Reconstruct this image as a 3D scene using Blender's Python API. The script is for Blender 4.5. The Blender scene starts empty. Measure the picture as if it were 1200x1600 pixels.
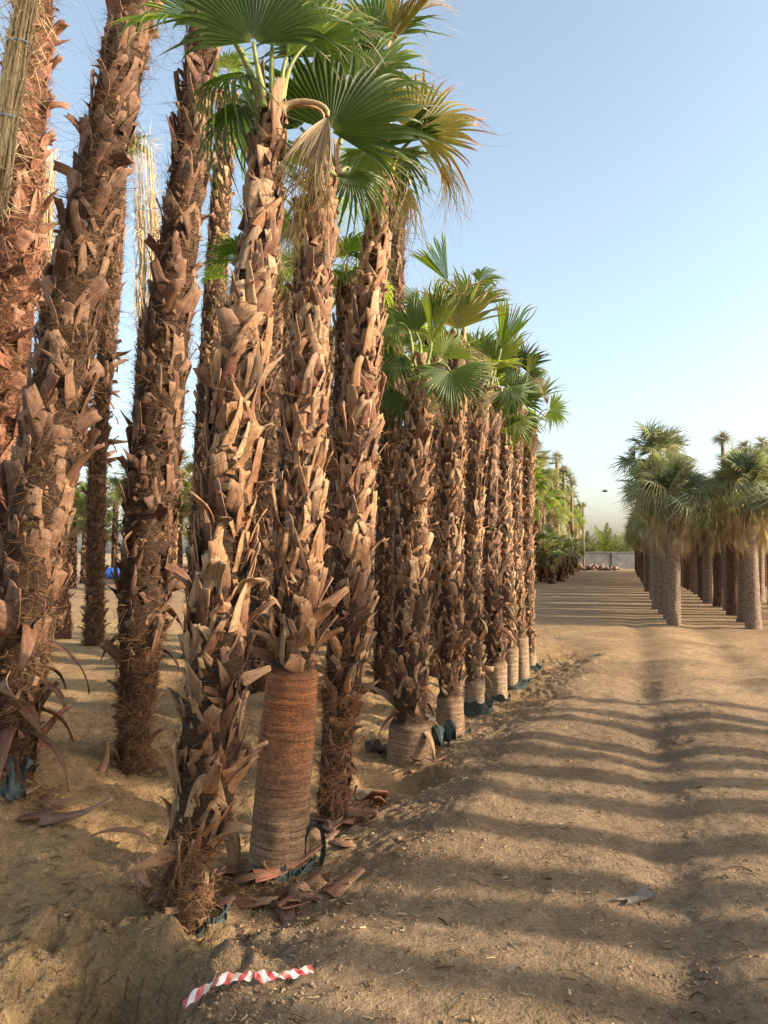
import bpy, math, random
import numpy as np
from mathutils import Vector, Matrix

# ------------------------------------------------------------------ camera, world, sun, exposure
SC = bpy.context.scene
COL = SC.collection
F = 1155.0                      # focal length of the 1200x1600 photograph in its own pixels
EYE = 1.6
PITCH = math.atan(63.0 / F)
cam_d = bpy.data.cameras.new("camera")
cam = bpy.data.objects.new("camera", cam_d)
COL.objects.link(cam)
cam_d.sensor_fit = 'VERTICAL'
cam_d.sensor_height = 36.0
cam_d.lens = F / 1600.0 * 36.0
cam_d.clip_start = 0.05
cam_d.clip_end = 3000
cam.location = (0, 0, EYE)
cam.rotation_euler = (math.radians(90) + PITCH, 0, 0)
SC.camera = cam

SUN_EL = math.radians(20)
SUN_AZ = math.radians(-13)      # angle of the sun from +X, counter-clockwise: right and a little behind the camera
sx, sy, sz = math.cos(SUN_EL) * math.cos(SUN_AZ), math.cos(SUN_EL) * math.sin(SUN_AZ), math.sin(SUN_EL)
world = bpy.data.worlds.new("World")
SC.world = world
world.use_nodes = True
wn = world.node_tree.nodes
wl = world.node_tree.links
wn.clear()
sky = wn.new('ShaderNodeTexSky')
sky.sky_type = 'NISHITA'
sky.sun_disc = False
sky.sun_elevation = SUN_EL
sky.sun_rotation = math.pi / 2 - SUN_AZ
sky.altitude = 0
sky.air_density = 1.0
sky.dust_density = 2.8
sky.ozone_density = 1.0
bg = wn.new('ShaderNodeBackground')
bg.inputs['Strength'].default_value = 0.15
wo = wn.new('ShaderNodeOutputWorld')
hsv = wn.new('ShaderNodeHueSaturation')
hsv.inputs['Saturation'].default_value = 0.78     # dusty desert air
hsv.inputs['Hue'].default_value = 0.488
hsv.inputs['Value'].default_value = 1.0
wl.new(sky.outputs[0], hsv.inputs['Color'])
wl.new(hsv.outputs[0], bg.inputs[0])
wl.new(bg.outputs[0], wo.inputs[0])
sd = bpy.data.lights.new("sun", 'SUN')
sd.energy = 3.7
sd.angle = math.radians(0.9)
sd.color = (1.0, 0.85, 0.66)
sun = bpy.data.objects.new("sun", sd)
COL.objects.link(sun)
sun.rotation_euler = Vector((sx, sy, sz)).to_track_quat('Z', 'Y').to_euler()
sun.location = (20, -5, 12)
SC.view_settings.view_transform = 'Standard'
SC.view_settings.look = 'None'
SC.view_settings.exposure = 1.3
SC.view_settings.gamma = 1.0
SC.view_settings.use_curve_mapping = False
SC.cycles.max_bounces = 6
SC.cycles.transparent_max_bounces = 4

rng = np.random.default_rng(7)
RAD = math.radians

# ------------------------------------------------------------------ helpers
def ray(px, py):
    r = (px - 600.0) / F
    u = (800.0 - py) / F
    cp, sp = math.cos(PITCH), math.sin(PITCH)
    return np.array([r, cp - u * sp, sp + u * cp])

def at(px, py, Y):
    d = ray(px, py)
    return np.array([0, 0, EYE]) + d * (Y / d[1])

def props(o, label=None, cat=None, group=None, kind=None):
    if label: o['label'] = label
    if cat: o['category'] = cat
    if group: o['group'] = group
    if kind: o['kind'] = kind
    return o

def empty(name, loc):
    o = bpy.data.objects.new(name, None)
    o.empty_display_size = 0.1
    o.location = loc
    COL.objects.link(o)
    return o

class MB:
    """collects vertices, quads, triangles and the vertex attributes t, u, c; builds one mesh"""
    def __init__(s):
        s.v, s.q, s.t3, s.a, s.n = [], [], [], [], 0
    def add(s, v, q=None, t=None, a=None):
        v = np.asarray(v, float).reshape(-1, 3)
        if a is None: a = np.zeros((len(v), 3))
        s.v.append(v); s.a.append(a)
        if q is not None and len(q): s.q.append(np.asarray(q, int) + s.n)
        if t is not None and len(t): s.t3.append(np.asarray(t, int) + s.n)
        s.n += len(v)
    def addp(s, p, M=None, c=None):
        """append another proto p = (v, q, t, a) under 4x4 matrix M"""
        v, q, t, a = p
        if M is not None:
            v = v @ M[:3, :3].T + M[:3, 3]
        if c is not None:
            a = a.copy(); a[:, 2] = c
        s.add(v, q, t, a)
    def proto(s):
        v = np.concatenate(s.v); a = np.concatenate(s.a)
        q = np.concatenate(s.q) if s.q else np.zeros((0, 4), int)
        t = np.concatenate(s.t3) if s.t3 else np.zeros((0, 3), int)
        return (v, q, t, a)
    def mesh(s, name, mats, smooth=True):
        return proto_mesh(s.proto(), name, mats, smooth)

def proto_mesh(p, name, mats, smooth=True):
    v, q, t, a = p
    me = bpy.data.meshes.new(name)
    nq, nt = len(q), len(t)
    me.vertices.add(len(v))
    me.vertices.foreach_set('co', v.astype(np.float32).ravel())
    me.loops.add(nq * 4 + nt * 3)
    me.loops.foreach_set('vertex_index', np.concatenate([q.ravel(), t.ravel()]).astype(np.int32))
    me.polygons.add(nq + nt)
    ls = np.concatenate([np.arange(nq) * 4, nq * 4 + np.arange(nt) * 3]).astype(np.int32)
    me.polygons.foreach_set('loop_start', ls)
    me.update(calc_edges=True)
    me.validate()
    for i, k in enumerate(('t', 'u', 'c')):
        at_ = me.attributes.new(k, 'FLOAT', 'POINT')
        at_.data.foreach_set('value', a[:, i].astype(np.float32))
    if smooth:
        me.polygons.foreach_set('use_smooth', np.ones(len(me.polygons), bool))
    for m in (mats if isinstance(mats, (list, tuple)) else [mats]):
        me.materials.append(m)
    return me

def link(name, me, parent=None, M=None, loc=None):
    o = bpy.data.objects.new(name, me)
    COL.objects.link(o)
    if parent: o.parent = parent
    if M is not None: o.matrix_local = Matrix(M.tolist())
    if loc is not None: o.location = loc
    return o

def mat4(x, y, z, o, s=1.0):
    M = np.eye(4)
    M[:3, 0] = np.asarray(x) * s; M[:3, 1] = np.asarray(y) * s; M[:3, 2] = np.asarray(z) * s; M[:3, 3] = o
    return M

def unit(v):
    v = np.asarray(v, float)
    return v / (np.linalg.norm(v) + 1e-12)

def rotz(a):
    c, s = math.cos(a), math.sin(a)
    M = np.eye(4); M[0, 0] = c; M[0, 1] = -s; M[1, 0] = s; M[1, 1] = c
    return M

def grid_quads(nr, nc, closed=False):
    r = np.arange(nr - 1)[:, None]
    c = np.arange(nc if closed else nc - 1)[None, :]
    c2 = (c + 1) % nc
    return np.stack([r * nc + c, r * nc + c2, (r + 1) * nc + c2, (r + 1) * nc + c], -1).reshape(-1, 4)

def _hash(ix, iy, seed):
    h = (ix * 374761393 + iy * 668265263 + seed * 974711) & 0xffffffff
    h = ((h ^ (h >> 13)) * 1274126177) & 0xffffffff
    return ((h ^ (h >> 16)) & 0xffff) / 65535.0

def vnoise(x, y, seed=0):
    x = np.asarray(x, float); y = np.asarray(y, float)
    ix = np.floor(x).astype(np.int64); iy = np.floor(y).astype(np.int64)
    fx = x - ix; fy = y - iy
    fx = fx * fx * (3 - 2 * fx); fy = fy * fy * (3 - 2 * fy)
    a = _hash(ix, iy, seed); b = _hash(ix + 1, iy, seed); c = _hash(ix, iy + 1, seed); d = _hash(ix + 1, iy + 1, seed)
    return (a + (b - a) * fx) * (1 - fy) + (c + (d - c) * fx) * fy - 0.5

def fbm(x, y, octv=4, seed=0, gain=0.5):
    s, amp, tot = 0, 1.0, 0
    for i in range(octv):
        s = s + amp * vnoise(x * 2 ** i + 13.7 * i, y * 2 ** i + 5.1 * i, seed + i)
        tot += amp; amp *= gain
    return s / tot * 2

def tube(path, rad, n=8, cap=True, c=0.5, tval=None):
    """tube along path (k,3) with radii rad -> proto"""
    path = np.asarray(path, float); k = len(path)
    rad = np.broadcast_to(np.asarray(rad, float), (k,))
    T = np.gradient(path, axis=0)
    T /= np.linalg.norm(T, axis=1)[:, None] + 1e-9
    ref = np.array([0.31, 0.95, 0.05]) if abs(T[0] @ np.array([0.31, 0.95, 0.05])) < 0.9 else np.array([1.0, 0, 0])
    X = np.cross(T, ref); X /= np.linalg.norm(X, axis=1)[:, None] + 1e-9
    Yv = np.cross(T, X)
    th = np.linspace(0, 2 * np.pi, n, endpoint=False)
    v = path[:, None, :] + rad[:, None, None] * (np.cos(th)[None, :, None] * X[:, None, :] + np.sin(th)[None, :, None] * Yv[:, None, :])
    a = np.zeros((k * n, 3))
    a[:, 0] = np.repeat(np.linspace(0, 1, k) if tval is None else tval, n)
    a[:, 1] = np.tile(th / (2 * np.pi), k); a[:, 2] = c
    v = v.reshape(-1, 3)
    t = []
    if cap:
        v = np.vstack([v, path[0], path[-1]]); a = np.vstack([a, [0, 0, c], [1, 0, c]])
        for i in range(n):
            t.append((k * n, (i + 1) % n, i)); t.append((k * n + 1, (k - 1) * n + i, (k - 1) * n + (i + 1) % n))
    return (v, grid_quads(k, n, True), np.array(t, int).reshape(-1, 3), a)

def smooth_path(pts, k):
    """Catmull-Rom through pts (n,d) with k samples, chord parametrised"""
    P = np.asarray(pts, float)
    d = np.r_[0, np.cumsum(np.linalg.norm(np.diff(P[:, :3], axis=0), axis=1))]
    tt = np.linspace(0, d[-1], k)
    M_ = np.gradient(P, d, axis=0)
    i = np.clip(np.searchsorted(d, tt, side='right') - 1, 0, len(d) - 2)
    h = (d[i + 1] - d[i]); s = ((tt - d[i]) / h)[:, None]; h = h[:, None]
    return (2 * s**3 - 3 * s**2 + 1) * P[i] + (s**3 - 2 * s**2 + s) * h * M_[i] + (-2 * s**3 + 3 * s**2) * P[i + 1] + (s**3 - s**2) * h * M_[i + 1]

# ------------------------------------------------------------------ materials
def new_mat(name):
    m = bpy.data.materials.new(name)
    m.use_nodes = True
    nt = m.node_tree
    nt.nodes.clear()
    return m, nt

class NT:
    def __init__(s, nt): s.nt = nt
    def n(s, typ, **kw):
        nd = s.nt.nodes.new(typ)
        for k, v in kw.items():
            if k.startswith('i_'):
                key = k[2:].replace('_', ' ')
                nd.inputs[int(key) if key.isdigit() else key].default_value = v
            else: setattr(nd, k, v)
        return nd
    def l(s, a, b): s.nt.links.new(a, b)
    def attr(s, name):
        return s.n('ShaderNodeAttribute', attribute_name=name).outputs['Fac']
    def math(s, op, a, b=None, clamp=False):
        nd = s.n('ShaderNodeMath', operation=op, use_clamp=clamp)
        for i, x in enumerate((a, b)):
            if x is None: continue
            if isinstance(x, (int, float)): nd.inputs[i].default_value = x
            else: s.l(x, nd.inputs[i])
        return nd.outputs[0]
    def xyz(s, x, y, z):
        nd = s.n('ShaderNodeCombineXYZ')
        for i, a in enumerate((x, y, z)):
            if isinstance(a, (int, float)): nd.inputs[i].default_value = a
            else: s.l(a, nd.inputs[i])
        return nd.outputs[0]
    def ramp(s, fac, stops, interp='LINEAR'):
        nd = s.n('ShaderNodeValToRGB')
        cr = nd.color_ramp; cr.interpolation = interp
        while len(cr.elements) < len(stops): cr.elements.new(0.5)
        for e, (p, c) in zip(cr.elements, stops):
            e.position = p; e.color = (*c, 1) if len(c) == 3 else c
        s.l(fac, nd.inputs[0])
        return nd.outputs[0]
    def mix(s, fac, a, b, blend='MIX'):
        nd = s.n('ShaderNodeMix', data_type='RGBA', blend_type=blend)
        for sock, x in ((nd.inputs[0], fac), (nd.inputs[6], a), (nd.inputs[7], b)):
            if isinstance(x, (int, float)): sock.default_value = x
            elif isinstance(x, tuple): sock.default_value = (*x, 1)
            else: s.l(x, sock)
        return nd.outputs[2]
    def noise(s, vec, scale, detail=3, rough=0.55, dist=0.0):
        nd = s.n('ShaderNodeTexNoise')
        nd.inputs['Scale'].default_value = scale; nd.inputs['Detail'].default_value = detail
        nd.inputs['Roughness'].default_value = rough; nd.inputs['Distortion'].default_value = dist
        if vec is not None: s.l(vec, nd.inputs['Vector'])
        return nd.outputs['Fac']
    def mrange(s, v, a, b, c=0.0, d=1.0):
        nd = s.n('ShaderNodeMapRange')
        nd.inputs[1].default_value = a; nd.inputs[2].default_value = b; nd.inputs[3].default_value = c; nd.inputs[4].default_value = d
        s.l(v, nd.inputs[0]); return nd.outputs[0]
    def bump(s, h, strength, dist):
        nd = s.n('ShaderNodeBump'); nd.inputs['Strength'].default_value = strength; nd.inputs['Distance'].default_value = dist
        s.l(h, nd.inputs['Height']); return nd.outputs[0]
    def out(s, col, rough=0.8, normal=None, spec=0.3, transl=None, tw=0.35):
        b = s.n('ShaderNodeBsdfPrincipled')
        if isinstance(col, tuple): b.inputs['Base Color'].default_value = (*col, 1)
        else: s.l(col, b.inputs['Base Color'])
        if isinstance(rough, float): b.inputs['Roughness'].default_value = rough
        else: s.l(rough, b.inputs['Roughness'])
        b.inputs['Specular IOR Level'].default_value = spec
        if normal is not None: s.l(normal, b.inputs['Normal'])
        o = s.n('ShaderNodeOutputMaterial')
        if transl is None:
            s.l(b.outputs[0], o.inputs[0])
        else:
            t = s.n('ShaderNodeBsdfTranslucent')
            if isinstance(transl, tuple): t.inputs[0].default_value = (*transl, 1)
            else: s.l(transl, t.inputs[0])
            m = s.n('ShaderNodeMixShader'); m.inputs[0].default_value = tw
            s.l(b.outputs[0], m.inputs[1]); s.l(t.outputs[0], m.inputs[2]); s.l(m.outputs[0], o.inputs[0])

def rnd_c(g):
    oi = g.n('ShaderNodeObjectInfo')
    return g.math('FRACT', g.math('ADD', g.attr('c'), oi.outputs['Random']))

def make_boot_mat(name, stops, tipcol, tipamt=0.55):
    m, nt = new_mat(name); g = NT(nt)
    c = rnd_c(g); t = g.attr('t'); u = g.attr('u')
    base = g.ramp(c, stops)
    vec = g.xyz(g.math('MULTIPLY', u, 9.0), g.math('MULTIPLY', t, 1.2), g.math('MULTIPLY', c, 40.0))
    st = g.noise(vec, 2.2, 4, 0.7)
    streak = g.mrange(st, 0.25, 0.75, 0.4, 1.45)
    col = g.mix(g.math('MULTIPLY', g.mrange(t, 0.25, 1.0), tipamt), base, tipcol)
    col = g.mix(1.0, col, g.xyz(streak, streak, streak), 'MULTIPLY')
    tc = g.n('ShaderNodeTexCoord')
    blot = g.noise(g.xyz(g.math('MULTIPLY', u, 1.5), g.math('MULTIPLY', t, 3.0), g.math('MULTIPLY', c, 77.0)), 1.6, 3, 0.6)
    col = g.mix(g.mrange(blot, 0.5, 0.72, 0.0, 0.75), col, (0.07, 0.032, 0.018))
    col = g.mix(g.mrange(blot, 0.44, 0.25, 0.0, 0.5), col, (0.26, 0.225, 0.18))
    g.out(col, 0.62, g.bump(st, 0.6, 0.01), 0.3)
    return m

MAT = {}
MAT['boot'] = make_boot_mat('dry_leaf_base', [(0.0, (0.07, 0.022, 0.012)), (0.25, (0.17, 0.058, 0.026)), (0.48, (0.29, 0.120, 0.050)), (0.68, (0.42, 0.215, 0.095)), (0.84, (0.54, 0.36, 0.19)), (0.92, (0.26, 0.17, 0.11)), (1.0, (0.11, 0.05, 0.035))], (0.48, 0.295, 0.15))
MAT['boot_dark'] = make_boot_mat('weathered_leaf_base', [(0.0, (0.05, 0.020, 0.012)), (0.35, (0.125, 0.050, 0.026)), (0.6, (0.21, 0.098, 0.05)), (0.85, (0.36, 0.21, 0.115)), (1.0, (0.19, 0.060, 0.032))], (0.27, 0.155, 0.085))
MAT['boot_red'] = make_boot_mat('russet_leaf_base', [(0.0, (0.16, 0.055, 0.03)), (0.4, (0.30, 0.11, 0.06)), (0.75, (0.38, 0.19, 0.11)), (1.0, (0.22, 0.09, 0.05))], (0.33, 0.19, 0.11))

def fibre_mat(name, c0, c1):
    m, nt = new_mat(name); g = NT(nt)
    col = g.ramp(rnd_c(g), [(0.0, c0), (1.0, c1)])
    g.out(col, 0.75, None, 0.2)
    return m
MAT['fibre'] = fibre_mat('palm_fibre', (0.05, 0.025, 0.012), (0.21, 0.115, 0.052))
MAT['fibre_red'] = fibre_mat('russet_fibre', (0.14, 0.055, 0.03), (0.36, 0.18, 0.09))
MAT['straw'] = fibre_mat('straw', (0.36, 0.25, 0.12), (0.62, 0.50, 0.29))

def core_mat(name, ca, cb, bare_top, bare_low):
    m, nt = new_mat(name); g = NT(nt)
    tc = g.n('ShaderNodeTexCoord')
    mp = g.n('ShaderNodeMapping'); mp.inputs['Scale'].default_value = (1, 1, 2.6)
    g.l(tc.outputs['Object'], mp.inputs[0])
    f1 = g.noise(mp.outputs[0], 26, 5, 0.75, 1.2)
    rough_col = g.ramp(f1, [(0.3, tuple(x * 0.4 for x in ca)), (0.5, ca), (0.72, cb)])  # fibre brown, darkened to paint in the shade between leaf bases
    # bare zone: attribute t = 1 where bare, u = angle, c = height in metres above the base
    h = g.attr('c'); b = g.attr('t'); u = g.attr('u')
    ring = g.noise(g.xyz(g.math('MULTIPLY', u, 2.0), 0.0, g.math('MULTIPLY', h, 38.0)), 1.6, 4, 0.75, 0.15)
    fine = g.noise(g.xyz(g.math('MULTIPLY', u, 60.0), 0.0, g.math('MULTIPLY', h, 70.0)), 1.0, 3, 0.8, 0.4)
    bc = g.mix(g.mrange(h, 0.35, 0.85), bare_low, bare_top)
    blo = g.noise(tc.outputs['Object'], 7.0, 5, 0.7, 0.6)
    bc = g.mix(g.mrange(blo, 0.45, 0.65, 0.0, 0.7), bc, tuple(x * .45 for x in bare_low))
    bc = g.mix(g.mrange(blo, 0.42, 0.3, 0.0, 0.6), bc, tuple(min(.6, x * 1.45) for x in bare_low))
    k = g.math('ADD', g.mrange(ring, 0.3, 0.68, 0.3, 1.15), g.mrange(fine, 0.3, 0.7, -0.35, 0.35))
    bc = g.mix(1.0, bc, g.xyz(k, k, k), 'MULTIPLY')
    col = g.mix(b, rough_col, bc)
    hh = g.math('ADD', g.math('MULTIPLY', f1, g.math('SUBTRACT', 1.0, b)), g.math('MULTIPLY', g.math('ADD', ring, g.math('MULTIPLY', fine, 0.5)), b))
    g.out(col, 0.85, g.bump(hh, 0.9, 0.012), 0.2)
    return m
MAT['core'] = core_mat('fibrous_trunk', (0.040, 0.022, 0.012), (0.13, 0.072, 0.036), (0.42, 0.165, 0.07), (0.29, 0.18, 0.105))
MAT['core_red'] = core_mat('russet_trunk', (0.07, 0.030, 0.016), (0.20, 0.09, 0.046), (0.36, 0.16, 0.08), (0.27, 0.18, 0.11))
MAT['core_pale'] = core_mat('pale_trunk', (0.07, 0.045, 0.026), (0.19, 0.125, 0.075), (0.33, 0.19, 0.11), (0.36, 0.25, 0.155))

def leaf_mat(name, stops, tip, tipstart=0.8, tl=1.6, tw=0.35, rough=0.45):
    m, nt = new_mat(name); g = NT(nt)
    c = rnd_c(g); t = g.attr('t'); u = g.attr('u')
    base = g.ramp(c, stops)
    n = g.noise(g.xyz(g.math('MULTIPLY', u, 3.0), g.math('MULTIPLY', t, 4.0), g.math('MULTIPLY', c, 31.0)), 3.0, 3)
    k = g.mrange(n, 0.3, 0.7, 0.75, 1.25)
    base = g.mix(1.0, base, g.xyz(k, k, k), 'MULTIPLY')
    tf = g.mrange(g.math('ADD', t, g.math('MULTIPLY', g.math('SUBTRACT', n, 0.5), 0.35)), tipstart, tipstart + 0.14)
    col = g.mix(tf, base, tip)
    hub = g.mrange(t, 0.12, 0.0, 0.0, 0.6)
    col = g.mix(hub, col, (0.30, 0.30, 0.10))
    tcol = g.mix(1.0, col, (tl, tl * 1.05, tl * 0.55), 'MULTIPLY')
    g.out(col, rough, None, 0.45, tcol, tw)
    return m
TIP = (0.33, 0.22, 0.11)
MAT['leaf'] = leaf_mat('green_fan', [(0.0, (0.050, 0.090, 0.012)), (0.5, (0.095, 0.145, 0.018)), (1.0, (0.16, 0.19, 0.03))], TIP, 0.84, 2.0, 0.48)
MAT['leaf_dark'] = leaf_mat('dark_green_fan', [(0.0, (0.025, 0.050, 0.008)), (1.0, (0.065, 0.10, 0.014))], TIP, 0.87, 2.0, 0.45)
MAT['leaf_bright'] = leaf_mat('bright_green_fan', [(0.0, (0.13, 0.20, 0.02)), (1.0, (0.22, 0.26, 0.04))], TIP, 0.82, 2.0, 0.5)
MAT['leaf_yellow'] = leaf_mat('yellowing_fan', [(0.0, (0.20, 0.20, 0.03)), (1.0, (0.30, 0.23, 0.05))], (0.30, 0.13, 0.045), 0.66, 1.6, 0.4)
MAT['leaf_grey'] = leaf_mat('grey_green_fan', [(0.0, (0.10, 0.125, 0.055)), (0.4, (0.17, 0.195, 0.10)), (0.8, (0.25, 0.265, 0.14)), (1.0, (0.34, 0.30, 0.16))], (0.34, 0.29, 0.17), 0.84, 1.4, 0.3)
MAT['leaf_far'] = leaf_mat('sunbleached_green_fan', [(0.0, (0.06, 0.09, 0.02)), (0.5, (0.13, 0.16, 0.04)), (1.0, (0.26, 0.23, 0.09))], (0.36, 0.29, 0.15), 0.75, 1.6, 0.35)
MAT['leaf_dead'] = leaf_mat('dead_fan', [(0.0, (0.33, 0.23, 0.13)), (0.5, (0.47, 0.36, 0.22)), (1.0, (0.58, 0.47, 0.31))], (0.40, 0.28, 0.16), 0.8, 1.0, 0.25, 0.7)

def plain(name, col, rough=0.7, nscale=20, var=0.25, spec=0.3, bump=0.3):
    m, nt = new_mat(name); g = NT(nt)
    tc = g.n('ShaderNodeTexCoord')
    n = g.noise(tc.outputs['Object'], nscale, 4, 0.65)
    k = g.mrange(n, 0.3, 0.7, 1 - var, 1 + var)
    g.out(g.mix(1.0, col, g.xyz(k, k, k), 'MULTIPLY'), rough, g.bump(n, bump, 0.01), spec)
    return m
MAT['petiole'] = plain('petiole', (0.22, 0.24, 0.07), 0.5, 30, 0.35)
MAT['petiole_dead'] = plain('dry_petiole', (0.40, 0.27, 0.14), 0.7, 30, 0.3)
MAT['bag'] = plain('green_woven_plastic', (0.055, 0.075, 0.065), 0.75, 30, 0.6, 0.4)
MAT['barrel'] = plain('blue_plastic', (0.02, 0.10, 0.42), 0.4, 8, 0.15, 0.5, 0.1)
MAT['wall'] = plain('concrete_wall', (0.15, 0.15, 0.15), 0.9, 1.2, 0.35)
MAT['log'] = plain('cut_trunk_wood', (0.26, 0.17, 0.12), 0.9, 5, 0.4)
MAT['clod'] = plain('dry_clod', (0.28, 0.19, 0.11), 0.95, 14, 0.3)
MAT['film'] = plain('grey_plastic_film', (0.13, 0.105, 0.08), 0.6, 12, 0.3)
MAT['bird'] = plain('dark_feather', (0.05, 0.05, 0.05), 0.7, 5, 0.2)
MAT['cord'] = plain('blue_cord', (0.25, 0.40, 0.55), 0.6, 5, 0.2)

def tape_mat():
    m, nt = new_mat('barrier_tape'); g = NT(nt)
    t = g.attr('t'); u = g.attr('u')
    s = g.math('FRACT', g.math('ADD', g.math('MULTIPLY', t, 9.0), g.math('MULTIPLY', u, 0.4)))
    stripe = g.math('GREATER_THAN', s, 0.5)
    tc = g.n('ShaderNodeTexCoord')
    n = g.noise(tc.outputs['Object'], 25, 3)
    col = g.mix(stripe, (0.50, 0.03, 0.04), (0.68, 0.62, 0.55))
    col = g.mix(g.mrange(n, 0.42, 0.68, 0.05, 0.7), col, (0.35, 0.24, 0.14))
    g.out(col, 0.35, g.bump(n, 0.4, 0.01), 0.5)
    return m
MAT['tape'] = tape_mat()

def sand_mat():
    m, nt = new_mat('sandy_soil'); g = NT(nt)
    tc = g.n('ShaderNodeTexCoord'); P = tc.outputs['Object']
    n1 = g.noise(P, 0.9, 4, 0.6); n2 = g.noise(P, 7.0, 5, 0.65); n3 = g.noise(P, 48.0, 5, 0.7); n4 = g.noise(P, 190.0, 2, 0.6)
    warm = g.attr('t')        # 0 grey-brown track soil .. 1 orange sand
    dark = g.attr('u')        # organic dirt; also darkens a band of the far ground
    far = g.attr('c')
    a = g.mix(g.mrange(n1, 0.35, 0.65), (0.35, 0.25, 0.155), (0.44, 0.315, 0.20))
    b = g.mix(g.mrange(n1, 0.35, 0.65), (0.46, 0.29, 0.135), (0.53, 0.35, 0.175))
    col = g.mix(warm, a, b)
    k = g.mrange(n2, 0.3, 0.7, 0.72, 1.18); col = g.mix(1.0, col, g.xyz(k, k, k), 'MULTIPLY')
    k = g.mrange(n3, 0.3, 0.7, 0.68, 1.25); col = g.mix(1.0, col, g.xyz(k, k, k), 'MULTIPLY')
    spk = g.math('MULTIPLY', g.mrange(g.noise(P, 34.0, 6, 0.8, 0.6), 0.53, 0.66), g.math('ADD', g.math('MULTIPLY', dark, .8), .25))
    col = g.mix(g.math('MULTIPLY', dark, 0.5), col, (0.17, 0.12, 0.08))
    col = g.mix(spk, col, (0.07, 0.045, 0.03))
    n5 = g.noise(P, 90.0, 3, 0.7)
    hh = g.math('ADD', g.math('MULTIPLY', n2, 1.3), g.math('ADD', g.math('MULTIPLY', n3, 0.8), g.math('ADD', g.math('MULTIPLY', n5, .45), g.math('MULTIPLY', n4, 0.16))))
    g.out(col, 0.95, g.bump(hh, 1.0, 0.05), 0.1)
    return m
MAT['sand'] = sand_mat()

# ------------------------------------------------------------------ ground
ROW_X0, ROW_Y0, ROW_S = -0.58, 4.04, 0.41
def row_d(x, y):
    return x - (ROW_X0 + ROW_S * (np.minimum(y, 12.0) - ROW_Y0))
def sstep(a, b, x):
    t = np.clip((x - a) / (b - a), 0, 1)
    return t * t * (3 - 2 * t)

def ground_h(x, y):
    x = np.asarray(x, float); y = np.asarray(y, float)
    d = row_d(x, y)
    near = 1 - sstep(13, 22, y)
    blk = (1 - sstep(11.0, 12.5, y))
    wob = fbm(x * 1.1, y * 1.1, 4, 5) * 0.26
    h = -0.09 * (1 - sstep(0.0, 1.0, d + wob * 1.6)) * blk          # planting trench level below the track
    h = h + 0.035 * np.exp(-((d - 0.85 - wob * 1.5) / 0.28) ** 2) * blk * (1 + 1.4 * vnoise(x * 2.1, y * 2.1, 61))  # soft shoulder along its edge
    inner = (1 - sstep(-0.9, -0.1, d)) * blk
    h = h + inner * (0.30 * fbm(x * 0.75 + 3, y * 0.62, 3, 11) + 0.07)
    # wheel track on the road
    tr = (x - (1.15 + 0.33 * (y - 3.0))) + 0.1 * vnoise(x * 0 + 4, y * 0.5, 3)
    h = h - 0.05 * np.exp(-(tr / 0.20) ** 2) * near * (1 + .8 * vnoise(x * 3, y * 1.5, 71))
    tr2 = tr - 1.3
    h = h - 0.035 * np.exp(-(tr2 / 0.25) ** 2) * near + 0.03 * np.exp(-((tr - 0.6) / 0.3) ** 2) * near
    # pit in the near left corner with a crumbled rim
    jag = fbm(x * 5, y * 5, 4, 31) * 0.22
    pd = np.sqrt(((x + 1.17) / 0.52) ** 2 + ((y - 2.62) / 0.66) ** 2) + jag
    h = h - 0.42 * (1 - sstep(0.40, 1.02, pd))
    lump = sstep(0.9, 1.1, pd) * (1 - sstep(1.2, 1.9, pd)) * (1 - .85 * np.exp(-((x + .42) / .26) ** 2 - ((y - 2.6) / .16) ** 2))
    h = h + lump * (0.05 + 0.14 * fbm(x * 6.5, y * 6.5, 4, 44))
    # small hole beside the row further on
    pd2 = np.sqrt(((x - 0.14) / 0.34) ** 2 + ((y - 5.55) / 0.38) ** 2) + fbm(x * 6, y * 6, 3, 77) * 0.25
    h = h - 0.16 * (1 - sstep(0.5, 1.05, pd2))
    # general relief
    h = h + 0.035 * fbm(x * 0.8, y * 0.9, 3, 2) * near + 0.018 * fbm(x * 3.2, y * 3.2, 3, 3) * near
    rough = 0.4 + 1.1 * (1 - sstep(0.3, 1.0, d)) * blk + 1.3 * (1 - sstep(1.0, 1.8, pd))
    h = h + 0.015 * rough * fbm(x * 11, y * 11, 3, 8, 0.7) * near + 0.009 * rough * fbm(x * 34, y * 34, 2, 9) * near
    return h

def ground_pt(px, py):
    """where the ray through a pixel meets the ground"""
    d = ray(px, py); t = 0.5
    for i in range(4000):
        p = np.array([0, 0, EYE]) + d * t
        gap = p[2] - float(ground_h(p[0], p[1]))
        if gap < 0.002: break
        t += max(gap * 0.5, 0.002)
    return p

def axis_coords(segs):
    out = []
    for a, b, n in segs: out.append(np.linspace(a, b, n, endpoint=False))
    return np.r_[np.concatenate(out), segs[-1][1]]
gx = axis_coords([(-600, -60, 14), (-60, -12, 32), (-12, -3.2, 60), (-3.2, 3.4, 400), (3.4, 14, 90), (14, 60, 40), (60, 600, 14)])
gy = axis_coords([(-60, -4, 10), (-4, 1.6, 28), (1.6, 8.5, 420), (8.5, 16, 120), (16, 70, 110), (70, 900, 30)])
GX, GY = np.meshgrid(gx, gy)
GZ = ground_h(GX, GY)
gv = np.stack([GX, GY, GZ], -1).reshape(-1, 3)
dd = row_d(GX, GY)
warm = (1 - sstep(-0.3, 0.9, dd + fbm(GX * 2, GY * 2, 3, 51) * 0.5)) * (1 - sstep(14, 30, GY)) * 0.9 + 0.25 + 0.35 * sstep(8.5, 12, GY)*(1-sstep(17,30,GY)) + 0.15 * fbm(GX, GY, 3, 17)
tr = (GX - (1.15 + 0.33 * (GY - 3.0)))
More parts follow.
